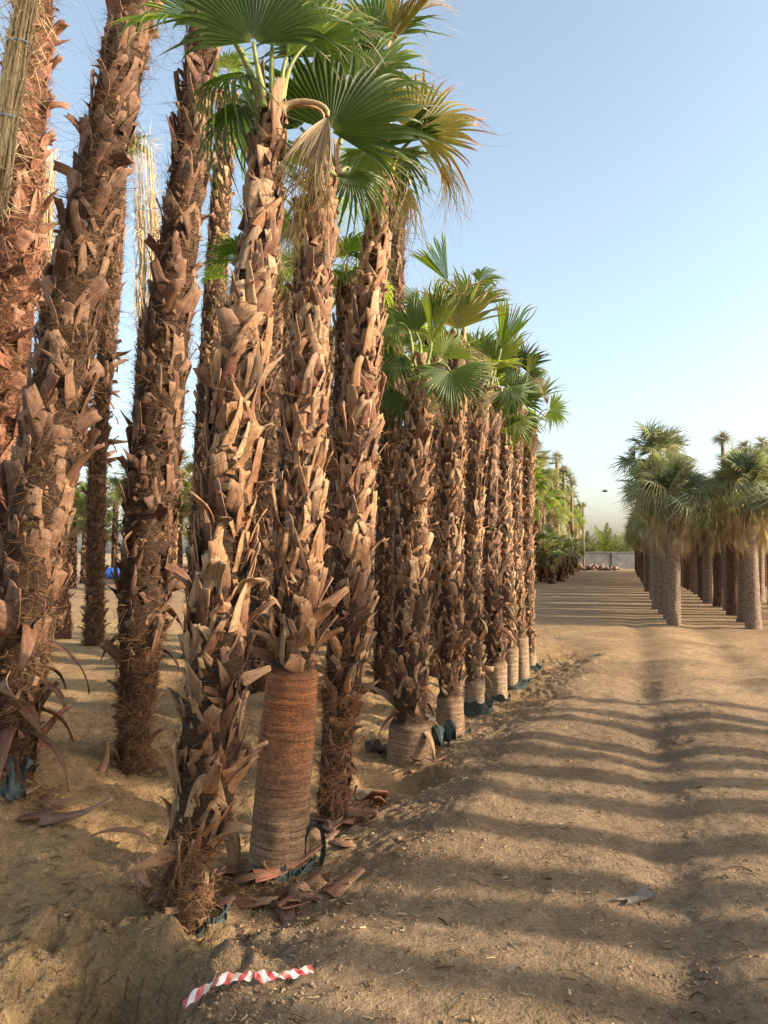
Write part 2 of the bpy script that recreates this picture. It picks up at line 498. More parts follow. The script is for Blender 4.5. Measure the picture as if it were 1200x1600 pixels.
dk = 0.55 * np.exp(-((dd - 0.45) / 0.45) ** 2) + 0.45 * np.exp(-(tr / 0.35) ** 2) + 0.75 * sstep(-0.05, 0.35, fbm(GX * 0.9 + 9, GY * 1.3, 4, 23)) * sstep(0.2, 1, dd)
dk = np.clip(dk, 0, 1) * (1 - sstep(13, 22, GY))
dk = dk + 0.45 * sstep(16.2, 19, GY) * (1 - sstep(60, 70, GY))  # darker band across the ground beside the far rows
ga = np.stack([np.clip(warm, 0, 1), np.clip(dk, 0, 1), GY * 0], -1).reshape(-1, 3)
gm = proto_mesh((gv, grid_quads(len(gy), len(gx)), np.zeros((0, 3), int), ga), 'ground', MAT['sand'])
ground = link('ground', gm)
props(ground, 'sandy ground of the palm nursery with a wheel-worn track', kind='structure')

# ------------------------------------------------------------------ leaf bases ("boots")
def strap(rg, L, w0, w1, lift, bow, twist, x0=0.0, x1=0.0, thick=0.007, nr=6, nc=4, pointed=0.0, jag=0.01, hang=0.0, c=None):
    """curved channelled strap: x across, y along the trunk, z outward"""
    v = np.linspace(0, 1, nr); uu = np.linspace(-1, 1, nc)
    V, U = np.meshgrid(v, uu, indexing='ij')
    W = 0.5 * (w0 + (w1 - w0) * V ** 0.8)
    if pointed: W = W * (1 - pointed * sstep(0.45, 1.0, V))
    ang = twist * V
    xc = x0 + (x1 - x0) * V + 0.012 * np.sin(V * 3 + rg.uniform(0, 6))
    lx = U * W
    lz = bow * (U ** 2) * W * 1.2
    X = xc + lx * np.cos(ang) - lz * np.sin(ang)
    Zo = lx * np.sin(ang) + lz * np.cos(ang)
    hug = 0.0 if hang else X ** 2 / 0.34
    bend = lift
    yy = np.zeros(nr); zz = np.zeros(nr)
    for i in range(1, nr):
        a_ = bend[0] + (bend[1] - bend[0]) * ((i - 0.5) / (nr - 1))
        yy[i] = yy[i - 1] + L / (nr - 1) * math.cos(a_); zz[i] = zz[i - 1] + L / (nr - 1) * math.sin(a_)
    Yy = yy[:, None] + 0 * U
    Yy[-1] += rg.uniform(-jag, jag, nc)
    Z = zz[:, None] + Zo - hug
    top = np.stack([X, Yy, Z], -1)
    # thickness along -z of the strap frame
    tl = np.stack([0 * X, np.broadcast_to(np.sin(np.linspace(bend[0], bend[1], nr))[:, None], X.shape), -np.broadcast_to(np.cos(np.linspace(bend[0], bend[1], nr))[:, None], X.shape)], -1)
    th = thick * (1 - 0.75 * np.abs(U))[..., None]
    bot = top + tl * th * 1.0 + tl * 0.0015
    vv = np.concatenate([top.reshape(-1, 3), bot.reshape(-1, 3)])
    q = grid_quads(nr, nc); n = nr * nc
    qs = [q, q[:, ::-1] + n]
    e = []
    for i in range(nr - 1):
        e.append((i * nc, (i + 1) * nc, (i + 1) * nc + n, i * nc + n))
        e.append((i * nc + nc - 1 + n, (i + 1) * nc + nc - 1 + n, (i + 1) * nc + nc - 1, i * nc + nc - 1))
    for j in range(nc - 1):
        e.append(((nr - 1) * nc + j, (nr - 1) * nc + j + 1, (nr - 1) * nc + j + 1 + n, (nr - 1) * nc + j + n))
    qs.append(np.array(e))
    a = np.zeros((2 * n, 3)); a[:, 0] = np.tile(V.ravel(), 2); a[:, 1] = np.tile(U.ravel() + rg.uniform(0, 9), 2); a[:, 2] = rg.uniform(0, 0.15)
    return (vv, np.concatenate(qs), None, a)

def boot_proto(rg, kind):
    m = MB()
    R = rg.uniform
    def ap(p): m.add(p[0], p[1], None, p[3])
    if kind == 'stub':
        ap(strap(rg, R(.14, .21), R(.09, .13), R(.05, .07), (R(.02, .06), R(.06, .26)), R(-.15, .15), R(-.45, .45), thick=.008))
    elif kind == 'vee':
        sp = R(.055, .08); L = R(.15, .20)
        for s in (-1, 1):
            ap(strap(rg, L * R(.85, 1.1), R(.04, .06), R(.03, .045), (R(.02, .07), R(.06, .28)), R(-.2, .2), s * R(.0, .35), s * sp, s * R(.004, .016), thick=.007, pointed=R(0, .5)))
    elif kind == 'wide':
        ap(strap(rg, R(.12, .17), R(.13, .17), R(.06, .09), (R(.02, .06), R(.08, .25)), R(-.1, .1), R(-.3, .3), thick=.008, nc=5))
    elif kind == 'point':
        ap(strap(rg, R(.15, .24), R(.06, .09), R(.04, .06), (R(.04, .1), R(.2, .65)), R(-.5, .4), R(-.8, .8), thick=.006, pointed=.92))
    elif kind == 'curl':
        ap(strap(rg, R(.11, .17), R(.06, .08), R(.05, .06), (R(.04, .12), R(.6, 1.5)), R(.2, .7), R(-.9, .9), thick=.006, nr=7))
    elif kind == 'long':
        ap(strap(rg, R(.24, .34), R(.09, .12), R(.05, .065), (R(.08, .2), R(.5, 1.1)), R(-.7, -.3), R(-.7, .7), thick=.012, nr=8, pointed=R(0.2, .6)))
    elif kind == 'peel':
        ap(strap(rg, R(.20, .30), R(.06, .09), R(.035, .05), (R(1.7, 2.3), R(2.8, 3.1)), R(-.3, .6), R(-.8, .8), thick=.006, nr=8, pointed=R(.3, .8)))
    return m.proto()

BOOTS = {}
brg = np.random.default_rng(21)
for kd, n in (('stub', 5), ('vee', 5), ('wide', 3), ('point', 4), ('curl', 3), ('long', 4), ('peel', 3)):
    BOOTS[kd] = [boot_proto(brg, kd) for _ in range(n)]
_bm = {}
def boot_mesh(kd, i, matname):
    k = (kd, i, matname)
    if k not in _bm: _bm[k] = proto_mesh(BOOTS[kd][i], 'leaf_base', MAT[matname], False)
    return _bm[k]

# ------------------------------------------------------------------ fan blades and petioles
def blade_proto(rg, n=34, span=200, fold=0.25, droop=0.25, split=0.55, arch=0.15, nr=7, ragged=0.08, wild=0.06, threads=0, bunch=0.0, pleat=0.38):
    """unit-radius fan leaf: hub at origin, axis +y, upper face +z"""
    sp = RAD(span); th = np.linspace(-sp / 2, sp / 2, n + 1)
    m = MB()
    r = np.r_[np.linspace(0.03, split, nr // 2 + 1), np.linspace(split, 1.0, nr - nr // 2 + 1)[1:]]
    k = len(r)
    for i in range(n):
        tm = 0.5 * (th[i] + th[i + 1]); dth = th[i + 1] - th[i]
        Lf = (0.78 + 0.22 * math.cos(tm * 0.75)) * (1 - ragged * rg.uniform(0, 1) ** 2 * 2)
        sp_i = split * rg.uniform(0.8, 1.1)
        w = np.where(r < sp_i, r, sp_i * np.clip((1 - r) / (1 - sp_i), 0, 1) ** 0.75)
        w = w * math.tan(dth / 2) * 1.0
        rr = r * Lf
        free = np.clip((r - sp_i) / (1 - sp_i), 0, 1)
        dl = rg.normal(0, wild) ; dz = droop * (1 + rg.normal(0, 0.35)); curl = rg.normal(0, wild * 1.2)
        tang = tm * (1 - bunch * r * 0.5) + dl * free
        cx, cy = rr * np.sin(tang), rr * np.cos(tang)
        tx, ty = np.cos(tang), -np.sin(tang)
        z0 = fold * np.abs(cx) - arch * rr ** 2 - dz * free ** 2 * Lf * 0.9
        cy = cy - 0.35 * dz * free ** 2 * Lf
        cx = cx + curl * free ** 2
        pl = w * pleat * 2
        Lp = np.stack([cx - tx * w, cy - ty * w, z0 + pl * 0.5], -1)
        Mp = np.stack([cx, cy, z0 - pl * 0.5], -1)
        Rp = np.stack([cx + tx * w, cy + ty * w, z0 + pl * 0.5], -1)
        V = np.stack([Lp, Mp, Rp], 1).reshape(-1, 3)
        a = np.zeros((k * 3, 3)); a[:, 0] = np.repeat(r, 3); a[:, 1] = i * 0.7 + np.tile([0, .3, .6], k); a[:, 2] = rg.uniform(0, 0.12)
        m.add(V, grid_quads(k, 3), None, a)
        if threads and rg.random() < threads:
            p0 = Mp[-2]; q = [p0]
            d_ = unit([cx[-1], cy[-1], -0.2]) * 0.05
            for _ in range(4):
                d_ = d_ + rg.normal(0, 0.03, 3) + np.array([0, 0, -0.01]); q.append(q[-1] + d_)
            p = ribbon(np.array(q), 0.004, rg); m.add(p[0], p[1], None, np.column_stack([np.full(len(p[0]), 1.0), p[3][:, 1], p[3][:, 2]]))
    return m.proto()

def ribbon(path, w, rg, c=None, taper=True):
    path = np.asarray(path); k = len(path)
    T = np.gradient(path, axis=0); T /= np.linalg.norm(T, axis=1)[:, None] + 1e-9
    s = unit(rg.normal(0, 1, 3)); S = np.cross(T, s); S /= np.linalg.norm(S, axis=1)[:, None] + 1e-9
    ww = w * (np.linspace(1, 0.25, k) if taper else np.ones(k))[:, None] * 0.5
    v = np.stack([path - S * ww, path + S * ww], 1).reshape(-1, 3)
    a = np.zeros((2 * k, 3)); a[:, 0] = np.repeat(np.linspace(0, 1, k), 2); a[:, 2] = rg.random() if c is None else c
    return (v, grid_quads(k, 2), None, a)

lrg = np.random.default_rng(5)
BLADE = {
    'open': [blade_proto(lrg, 36, 205, 0.28, 0.22, 0.54, 0.12, 9, 0.12, 0.085, 0.7) for _ in range(5)],
    'fan': [blade_proto(lrg, 30, 150, 0.4, 0.18, 0.56, 0.10, 8, 0.14, 0.08, 0.6) for _ in range(4)],
    'droop': [blade_proto(lrg, 30, 180, 0.15, 0.65, 0.42, 0.35, 8, 0.12, 0.10, 0.3) for _ in range(4)],
    'closed': [blade_proto(lrg, 24, 62, 0.9, 0.05, 0.75, 0.05, 7, 0.15, 0.05, 0.5, 0.1, 0.8) for _ in range(3)],
    'dead': [blade_proto(lrg, 30, 58, 0.8, 0.30, 0.4, 0.25, 9, 0.2, 0.11, 0.6, 0.75, 0.6) for _ in range(4)],
    'low': [blade_proto(lrg, 22, 190, 0.25, d_, 0.40, 0.2, 5, 0.15, 0.12) for d_ in (.1, .25, .4, .6)],
    'lowdead': [blade_proto(lrg, 14, 70, 0.6, 0.4, 0.3, 0.3, 5, 0.2, 0.15, 0, 0.8) for _ in range(3)],
}
_lm = {}
def blade_mesh(kd, i, matname):
    k = (kd, i, matname)
    if k not in _lm: _lm[k] = proto_mesh(BLADE[kd][i], 'leaf_blade', MAT[matname], smooth=False)
    return _lm[k]

def petiole_proto(p0, d0, p1, d1, r0=0.022, r1=0.010, k=10, n=6):
    p0, p1 = np.asarray(p0, float), np.asarray(p1, float)
    L = np.linalg.norm(p1 - p0)
    t = np.linspace(0, 1, k)[:, None]
    b0, b1, b2, b3 = p0, p0 + unit(d0) * L * 0.4, p1 - unit(d1) * L * 0.35, p1
    path = (1 - t) ** 3 * b0 + 3 * (1 - t) ** 2 * t * b1 + 3 * (1 - t) * t ** 2 * b2 + t ** 3 * b3
    tt = t[:, 0]
    rad = r1 + (r0 - r1) * (1 - tt) ** 1.5 + 0.02 * np.exp(-(tt / 0.08) ** 2)
    return tube(path, rad, n, True)

def leaf_frame(axis, nhint):
    a = unit(axis); n = np.asarray(nhint, float); n = unit(n - a * (n @ a)); x = np.cross(a, n)
    return x, a, n

# ------------------------------------------------------------------ palm trunks
class Trunk:
    """centre line and radius from photograph points (px, py, width px) at depth Y"""
    def __init__(s, pts, Y, Ytop=None):
        Ytop = Y if Ytop is None else Ytop
        P = []
        n = len(pts)
        for i, (px, py, w) in enumerate(pts):
            yy = Y + (Ytop - Y) * i / (n - 1)
            p = at(px, py, yy)
            P.append((*p, 0.5 * w / F * yy))
        P = np.array(P)
        g = float(ground_h(P[0, 0], P[0, 1]))
        if P[0, 2] > g - 0.02 or True: P[0, 2] = min(g - 0.06, P[0, 2])
        s.P = smooth_path(P, 240)
        s.d = np.r_[0, np.cumsum(np.linalg.norm(np.diff(s.P[:, :3], axis=0), axis=1))]
        s.L = s.d[-1]
        s.base = np.array([P[0, 0], P[0, 1], g])
        s.top = s.P[-1, :3]
    def at(s, h):
        h = np.asarray(h, float)
        return np.stack([np.interp(h, s.d, s.P[:, i]) for i in range(4)], -1)
    def frame(s, h, phi):
        c = s.at(h); T = unit(s.at(h + 0.03)[:3] - s.at(h - 0.03)[:3] + np.array([0, 0, 1e-6]))
        o = np.array([math.cos(phi), math.sin(phi), 0]); o = unit(o - T * (o @ T))
        return c[:3], c[3], T, o

def core_proto(tk, rg, fac=0.75, bare=None, nseg=40, step=0.02, lump=0.06, flare=0.0):
    """bare = (h0, h1) zone with leaf scars; returns proto relative to base"""
    k = int(tk.L / step) + 2
    h = np.linspace(0, tk.L, k)
    if bare:
        h = np.unique(np.r_[h, np.arange(bare[0], bare[1], 0.0075)])
        k = len(h)
    c = tk.at(h)
    T = np.gradient(c[:, :3], axis=0); T /= np.linalg.norm(T, axis=1)[:, None]
    th = np.linspace(0, 2 * np.pi, nseg, endpoint=False)
    H, TH = np.meshgrid(h, th, indexing='ij')
    f = np.full((k, nseg), fac)
    nz = fbm(np.cos(TH) * 3 + 10, H * 9 + np.sin(TH) * 3, 3, int(rg.integers(99)))
    f = f * (1 + lump * 2 * nz)
    b = np.zeros((k, nseg))
    if bare:
        b = sstep(bare[0] - .03, bare[0] + .01, H) * (1 - sstep(bare[1] - 0.03, bare[1] + 0.03, H + 0.05 * vnoise(np.cos(TH) * 2, np.sin(TH) * 2, 4)))
        ringn = vnoise(H * 44 + 0.8 * np.cos(TH + 1), TH * 0.5, 3) + 0.6 * vnoise(H * 95, np.cos(TH) * 1.5, 8)
        f = f * (1 - b) + b * (0.95 + 0.030 * ringn * (0.5 + vnoise(np.cos(TH) * 3 + 4, H * 7 + np.sin(TH) * 3, 12) + .5) + 0.02 * vnoise(np.cos(TH) * 9, H * 18, 2) + 0.05 * vnoise(np.cos(TH) * 2 + 7, H * 4, 5))
    if flare: f = f * (1 + flare * np.exp(-H / 0.10))
    o = np.stack([np.cos(TH), np.sin(TH), 0 * TH], -1)
    o = o - T[:, None, :] * (o * T[:, None, :]).sum(-1, keepdims=True)
    o /= np.linalg.norm(o, axis=-1, keepdims=True)
    V = c[:, None, :3] + o * (f * c[:, None, 3])[..., None]
    V = V.reshape(-1, 3) - tk.base
    a = np.stack([b.ravel(), (TH / 2 / np.pi).ravel(), H.ravel()], -1)
    n = k * nseg
    V = np.vstack([V, c[-1, :3] - tk.base + np.array([0, 0, .03])]); a = np.vstack([a, a[-1:]])
    tr_ = np.array([(n, (k - 1) * nseg + i, (k - 1) * nseg + (i + 1) % nseg) for i in range(nseg)])
    return (V, grid_quads(k, nseg, True), tr_, a)

def boot_places(tk, rg, h0, h1, dens, rfac=0.8, spread=0.35, scale=1.0):
    """golden-angle spiral of placements with local size and tilt"""
    out = []
    h = h0; phi = rg.uniform(0, 6.28); i = 0
    while h < h1:
        r = float(tk.at(h)[3])
        phi += 2.39996 + rg.normal(0, 0.07)
        c, R, T, o = tk.frame(h + rg.normal(0, 0.02), phi)
        x = np.cross(T, o)
        rot = rg.normal(0, spread)
        ca, sa = math.cos(rot), math.sin(rot)
        X = x * ca + T * sa; Yv = -x * sa + T * ca
        s = scale * rg.uniform(0.78, 1.2)
        out.append((h, mat4(X, Yv, o, c + o * (R * rfac) - tk.base, s), s))
        h += 1.0 / (dens * 2 * math.pi * r)
        i += 1
    return out

def fibre_proto(tk, rg, zones, rfac=0.82):
    """zones: (h0, h1, strands per m2, tufts per m)"""
    m = MB()
    for h0, h1, dens, tufts, w in zones:
        rm = float(tk.at((h0 + h1) / 2)[3])
        n = int(1.5 * dens * 2 * math.pi * rm * (h1 - h0))
        H = rg.uniform(h0, h1, n); H = H + .03 * np.sin(H * 40); PH = rg.uniform(0, 6.283, n)
        k = 5
        ang = rg.normal(0, 0.5, n) + np.where(rg.random(n) < 0.5, 0, math.pi)
        L = rg.uniform(0.04, 0.15, n)
        tt = np.linspace(0, 1, k)
        cur = rg.normal(0, 0.8, n)
        al = ang[:, None] + cur[:, None] * tt[None]
        du = np.cumsum(np.cos(al), 1) * (L / k)[:, None]; dv = np.cumsum(np.sin(al), 1) * (L / k)[:, None]
        hh = np.clip(H[:, None] + dv, 0, tk.L)
        c = tk.at(hh)
        ph = PH[:, None] + du / np.maximum(c[..., 3], 0.05)
        out = rg.uniform(0.0, 0.035, n)[:, None] + (rg.random(n) ** 7 * 0.09)[:, None] * tt[None] ** 1.5
        rr = c[..., 3] * rfac + out
        P = c[..., :3] + np.stack([np.cos(ph), np.sin(ph), 0 * ph], -1) * rr[..., None]
        D = np.stack([-np.sin(al) * -np.sin(ph), -np.sin(al) * np.cos(ph), np.cos(al)], -1)
        D = D / (np.linalg.norm(D, axis=-1, keepdims=True) + 1e-9)
        ww = (w * rg.uniform(.6, 1.4, n))[:, None, None] * np.linspace(1, .4, k)[None, :, None] * 0.5
        V = np.stack([P - D * ww, P + D * ww], 2).reshape(-1, 3) - tk.base
        q = grid_quads(k, 2)
        Q = (q[None] + (np.arange(n) * k * 2)[:, None, None]).reshape(-1, 4)
        a = np.zeros((len(V), 3)); a[:, 2] = np.repeat(rg.random(n) * 0.999, 2 * k); a[:, 0] = 0.5
        m.add(V, Q, None, a)
        for _ in range(int(tufts * (h1 - h0))):
            h = rg.uniform(h0, h1); phi = rg.uniform(0, 6.283)
            c0, R, T, o = tk.frame(h, phi)
            x = np.cross(T, o); st = c0 + o * R * rfac - tk.base
            cc = rg.random()
            d0 = unit(o * rg.uniform(.3, 1) + T * rg.uniform(-.6, .9) + x * rg.normal(0, .6))
            for _2 in range(int(rg.integers(10, 24))):
                d = unit(d0 + rg.normal(0, .35, 3)) * rg.uniform(.012, .026)
                p = [st + x * rg.normal(0, .02) + T * rg.normal(0, .01)]
                crl = rg.normal(0, .006, 3)
                for _3 in range(5):
                    d = d + crl + rg.normal(0, .004, 3); p.append(p[-1] + d)
                rb = ribbon(np.array(p), w * 1.1, rg, min(0.999, max(0, cc + rg.normal(0, .1))))
                m.add(rb[0], rb[1], None, rb[3])
    return m.proto()

KINDS_STD = [('stub', .27), ('vee', .49), ('wide', .07), ('point', .12), ('curl', .05)]
KINDS_NEAT = [('stub', .45), ('vee', .45), ('wide', .10)]
KINDS_MESSY = [('vee', .28), ('point', .26), ('curl', .20), ('long', .04), ('peel', .12), ('stub', .10)]
def pick(rg, kinds):
    r = rg.random() * sum(k[1] for k in kinds)
    for k, p in kinds:
        r -= p
        if r <= 0: return k
    return kinds[0][0]

def make_palm(pts, Y, label, seed, zones, bare=None, mats=('core', 'boot', 'fibre'), Ytop=None, name='fan_palm', group=None,
              joined=False, fw=0.0024, flare=0.0, cat='palm tree', fac=0.69):
    """zones: (h0 frac, h1 frac, kinds, boots/m2, boot scale, strands/m2, tufts/m, tilt)"""
    rg = np.random.default_rng(seed)
    tk = Trunk(pts, Y, Ytop)
    e = empty(name, tk.base)
    props(e, label, cat, group)
    link('trunk', proto_mesh(core_proto(tk, rg, fac, bare, 48 if not joined else 24, 0.02 if not joined else 0.05, 0.05, flare), 'trunk', MAT[mats[0]]), e)
    jm = MB(); fz = []
    tot = sum(z[3] * 2.0 * 2 * math.pi * float(tk.at((z[0] + z[1]) / 2 * tk.L)[3]) * (z[1] - z[0]) * tk.L for z in zones)
    if not joined and tot > 285: zones = [(*z[:3], z[3] * 285 / tot, z[4] * (tot / 285) ** .35, *z[5:]) for z in zones]
    for (a, b, kinds, dens, bs, fd, tf, tilt) in zones:
        h0, h1 = a * tk.L, b * tk.L
        for h, M, s in boot_places(tk, rg, h0, h1, dens * 2.0 if not joined else dens * 1.5, fac - 0.04, tilt * (.6 if kinds is KINDS_STD or kinds is KINDS_NEAT else 1.0), bs * 0.9):
            kd = pick(rg, kinds); i = int(rg.integers(len(BOOTS[kd])))
            if kd == 'peel' : pass
            if joined:
                jm.addp(BOOTS[kd][i], M, rg.random())
            else:
                link('leaf_base', boot_mesh(kd, i, mats[1]), e, M)
        if fd: fz.append((h0, h1, fd, tf, fw))
    if not joined:
        sm = MB()
        b0 = (bare[1] + .02) if bare else 0.05
        n_s = 0
        for h, M, s_ in boot_places(tk, rg, b0, tk.L, 60, fac + .0, .8, .42):
            sm.addp(BOOTS[pick(rg, [('point', .4), ('curl', .25), ('stub', .2), ('wide', .15)])][int(rg.integers(3))], M, rg.random())
            n_s += 1
            if n_s > 650: break
        props(link('dry_shreds', sm.mesh('dry_shreds', MAT[mats[1]], False), e), kind='stuff')
    if joined and jm.n:
        props(link('leaf_bases', jm.mesh('leaf_bases', MAT[mats[1]], False), e), kind='stuff')
    if fz:
        props(link('fibre', proto_mesh(fibre_proto(tk, rg, fz, fac), 'fibre', MAT[mats[2]], False), e), kind='stuff')
    return e, tk

def add_frond(e, tk, hub, axis, nhint, R, blade, matname, seed, pr=0.018, base=None, name='frond'):
    """one leaf: petiole from the crown to the hub, blade as its child"""
    rg = np.random.default_rng(seed)
    top = tk.top
    dirv = unit(np.asarray(hub) - top)
    ph = math.atan2(dirv[1], dirv[0])
    b = (top + np.array([math.cos(ph), math.sin(ph), 0]) * tk.P[-1, 3] * 0.55 + np.array([0, 0, -0.04])) if base is None else np.asarray(base, float)
    d0 = unit(np.array([dirv[0] * .5, dirv[1] * .5, 1.0])) if dirv[2] > -0.5 else unit(np.array([dirv[0], dirv[1], 0.8]))
    pm = proto_mesh(petiole_proto(b - tk.base, d0, np.asarray(hub) - tk.base, unit(axis) if not blade.endswith('dead') else unit(axis), pr * 1.25, pr * .55), 'petiole', MAT['petiole_dead' if 'dead' in matname else 'petiole'])
    f = link(name, pm, e)
    x, a, n = leaf_frame(axis, nhint)
    i = int(rg.integers(len(BLADE[blade])))
    link('leaf_blade', blade_mesh(blade, i, matname), f, mat4(x, a, n, np.asarray(hub) - tk.base, R))
    return f

def frond_px(e, tk, hub, Y, ang, depth, R_px, blade, matname, nh=(0, -1, 0.25), seed=0, pr=0.018, base=None):
    """hub (px, py) at depth Y; ang = direction of the axis in the picture (deg, ccw from right); depth<0 leans towards the camera"""
    h = at(hub[0], hub[1], Y)
    a = RAD(ang)
    axis = unit((math.cos(a), depth, math.sin(a)))
    return add_frond(e, tk, h, axis, nh, R_px / F * Y, blade, matname, seed, pr, base)

def random_crown(e, tk, rg, n, R, pet, elev=(-0.3, 1.3), mats=('leaf', 'leaf_dark', 'leaf_bright'), blades=('open', 'fan', 'droop'), dead=0, joined=False):
    top = tk.top
    if joined: m = MB(); md = MB(); pm = MB()
    for i in range(n + dead):
        isd = i >= n
        phi = i * 2.39996 + rg.normal(0, 0.25)
        el = elev[1] - (elev[1] - elev[0]) * ((i + 0.5) / n) ** 1.1 if not isd else rg.uniform(-0.9, -0.3)
        el += rg.normal(0, 0.1)
        d = np.array([math.cos(phi) * math.cos(el), math.sin(phi) * math.cos(el), math.sin(el)])
        Lp = pet * rg.uniform(.7, 1.15) * (0.7 if isd else 1)
        hub = top + d * Lp + np.array([0, 0, 0.03 - 0.12 * Lp * (1 - el)])
        ax = unit(d + np.array([0, 0, -0.25 - 0.35 * max(0, 0.9 - el)]) + rg.normal(0, .12, 3))
        if isd: ax = unit(np.array([d[0] * .35, d[1] * .35, -1]) + rg.normal(0, .1, 3))
        nh = unit(np.array([0, 0, 1.0]) + rg.normal(0, .25, 3)) if not isd else np.array([d[0], d[1], .2])
        rr = R * rg.uniform(.8, 1.1)
        if not joined:
            add_frond(e, tk, hub, ax, nh, rr, 'dead' if isd else blades[int(rg.integers(len(blades)))], 'leaf_dead' if isd else mats[int(rg.integers(len(mats)))], int(rg.integers(1e6)), 0.014)
        else:
            x, a, nn = leaf_frame(ax, nh)
            bl = BLADE['lowdead' if isd else 'low']; p = bl[int(rg.integers(len(bl)))]
            (md if isd else m).addp(p, mat4(x, a, nn, hub - tk.base, rr), rg.random())
            pp = petiole_proto(top - tk.base, d + np.array([0, 0, .3]), hub - tk.base, ax, .018, .009, 5, 4); pm.addp(pp)
    if joined:
        if m.n: props(link('crown', m.mesh('crown', MAT[mats[0]], False), e))
        if pm.n: props(link('petioles', pm.mesh('petioles', MAT['petiole']), e), kind='stuff')
        if md.n: props(link('dead_leaves', md.mesh('dead_leaves', MAT['leaf_dead'], False), e), kind='stuff')

# ================================================================== the palms of the left-hand block
Z = {}
PALM_GROUP = 'fan palms of the left-hand block'
S, N_, MS = KINDS_STD, KINDS_NEAT, KINDS_MESSY
# --- front row, from the camera outwards
pA, tA = make_palm([(290, 1398, 100), (298, 1340, 96), (318, 1260, 120), (333, 1100, 125), (343, 950, 120), (355, 800, 112), (368, 650, 104), (388, 500, 86), (405, 380, 68), (415, 270, 56), (425, 165, 50)],
    3.45, 'nearest palm of the front row, shaggy, its foot wrapped in hairy fibre', 101,
    [(0.0, 0.12, MS, 8, .8, 2400, 16, .5), (0.09, 0.35, [('vee', .34), ('stub', .28), ('point', .30), ('long', .08)], 52, 1.05, 500, 3, .45),
     (0.35, 0.72, S, 52, 1.16, 350, 3, .4), (0.72, 1.0, N_, 48, 1.05, 450, 2, .22)], group=PALM_GROUP)
pB, tB = make_palm([(435, 1326, 100), (440, 1262, 92), (449, 1150, 88), (457, 1060, 84), (462, 990, 86), (466, 860, 98), (472, 720, 92), (480, 580, 82), (490, 460, 72), (500, 360, 58), (508, 270, 50)],
    4.04, 'palm with a smooth ringed red-brown lower trunk rising from a green bag', 102,
    [(0.275, 0.33, [('long', .3), ('wide', .7)], 50, 1.15, 500, 2, .5), (0.32, 0.75, S, 52, 1.16, 350, 3, .4), (0.75, 1.0, N_, 48, 1.0, 450, 2, .22)],
    bare=(0.0, 1.12), mats=('core', 'boot', 'fibre'), flare=0.03, group=PALM_GROUP)
pC, tC = make_palm([(520, 1252, 66), (528, 1150, 70), (538, 1050, 78), (545, 950, 90), (552, 800, 85), (562, 650, 76), (572, 520, 66), (585, 400, 55), (597, 300, 42), (602, 262, 36)],
    4.7, 'palm just right of the bare-trunked one, its top under a yellowing fan leaf', 103,
    [(0.0, 0.2, MS, 10, .7, 2000, 8, .5), (0.17, 0.34, [('long', .1), ('point', .35), ('vee', .4), ('curl', .15)], 46, 1.0, 500, 3, .5), (0.34, 0.75, S, 52, 1.14, 400, 2, .4), (0.75, 1.0, N_, 50, .95, 500, 1, .2)],
    mats=('core', 'boot', 'fibre_red'), group=PALM_GROUP)
pD, tD = make_palm([(640, 1168, 76), (641, 1105, 68), (642, 1000, 76), (642, 900, 76), (645, 800, 68), (650, 700, 58), (655, 620, 44), (658, 575, 36)],
    6.1, 'palm behind the small hole, with pale ringed foot and torn grey bag', 104,
    [(0.10, 0.20, MS, 40, .95, 200, 2, .5), (0.18, 0.85, S, 54, .95, 350, 2, .45), (0.85, 1.0, N_, 50, .8, 500, 1, .2)],
    bare=(0.0, 0.36), mats=('core', 'boot', 'fibre'), group=PALM_GROUP, fw=.0035)
pE, tE = make_palm([(703, 1134, 50), (703, 1065, 44), (702, 990, 60), (702, 900, 58), (704, 800, 52), (708, 700, 46), (712, 600, 40), (714, 530, 34)],
    6.9, 'slim palm with an upright olive-yellow fan, fifth trunk of the front row', 105,
    [(0.11, 0.25, MS, 38, .95, 200, 2, .5), (0.2, 0.9, S, 54, .95, 300, 2, .4), (0.9, 1.0, N_, 50, .8, 400, 1, .2)],
    bare=(0.0, 0.42), mats=('core', 'boot', 'fibre'), group=PALM_GROUP, fw=.0035)
pF, tF = make_palm([(741, 1098, 32), (741, 1050, 34), (738, 1000, 46), (738, 900, 42), (742, 780, 40), (748, 680, 38), (755, 610, 34)],
    7.97, 'palm standing in the open green bag, sixth trunk of the front row', 106,
    [(0.12, 0.32, MS, 46, .95, 200, 2, .5), (0.3, 1.0, S, 50, .9, 250, 1, .4)], bare=(0.0, 0.4), mats=('core_pale', 'boot', 'fibre'), group=PALM_GROUP, fw=.0045)
pG, tG = make_palm([(776, 1076, 34), (774, 1020, 38), (768, 950, 48), (765, 850, 42), (765, 740, 38), (769, 660, 36), (772, 620, 32)],
    8.7, 'seventh palm of the front row, dark peeling leaf bases low on it', 107,
    [(0.14, 0.42, MS, 46, 1.0, 200, 2, .5), (0.4, 1.0, S, 50, .9, 250, 1, .4)], bare=(0.0, 0.5), mats=('core_pale', 'boot_dark', 'fibre'), group=PALM_GROUP, fw=.0045)
pH, tH = make_palm([(796, 1060, 27), (796, 1010, 30), (792, 950, 40), (789, 850, 34), (787, 760, 32), (790, 690, 28)],
    9.5, 'eighth palm of the front row with a slim pale foot', 108,
    [(0.16, 1.0, S, 48, .85, 200, 1, .45)], bare=(0.0, 0.55), mats=('core_pale', 'boot', 'fibre'), group=PALM_GROUP, fw=.0045)
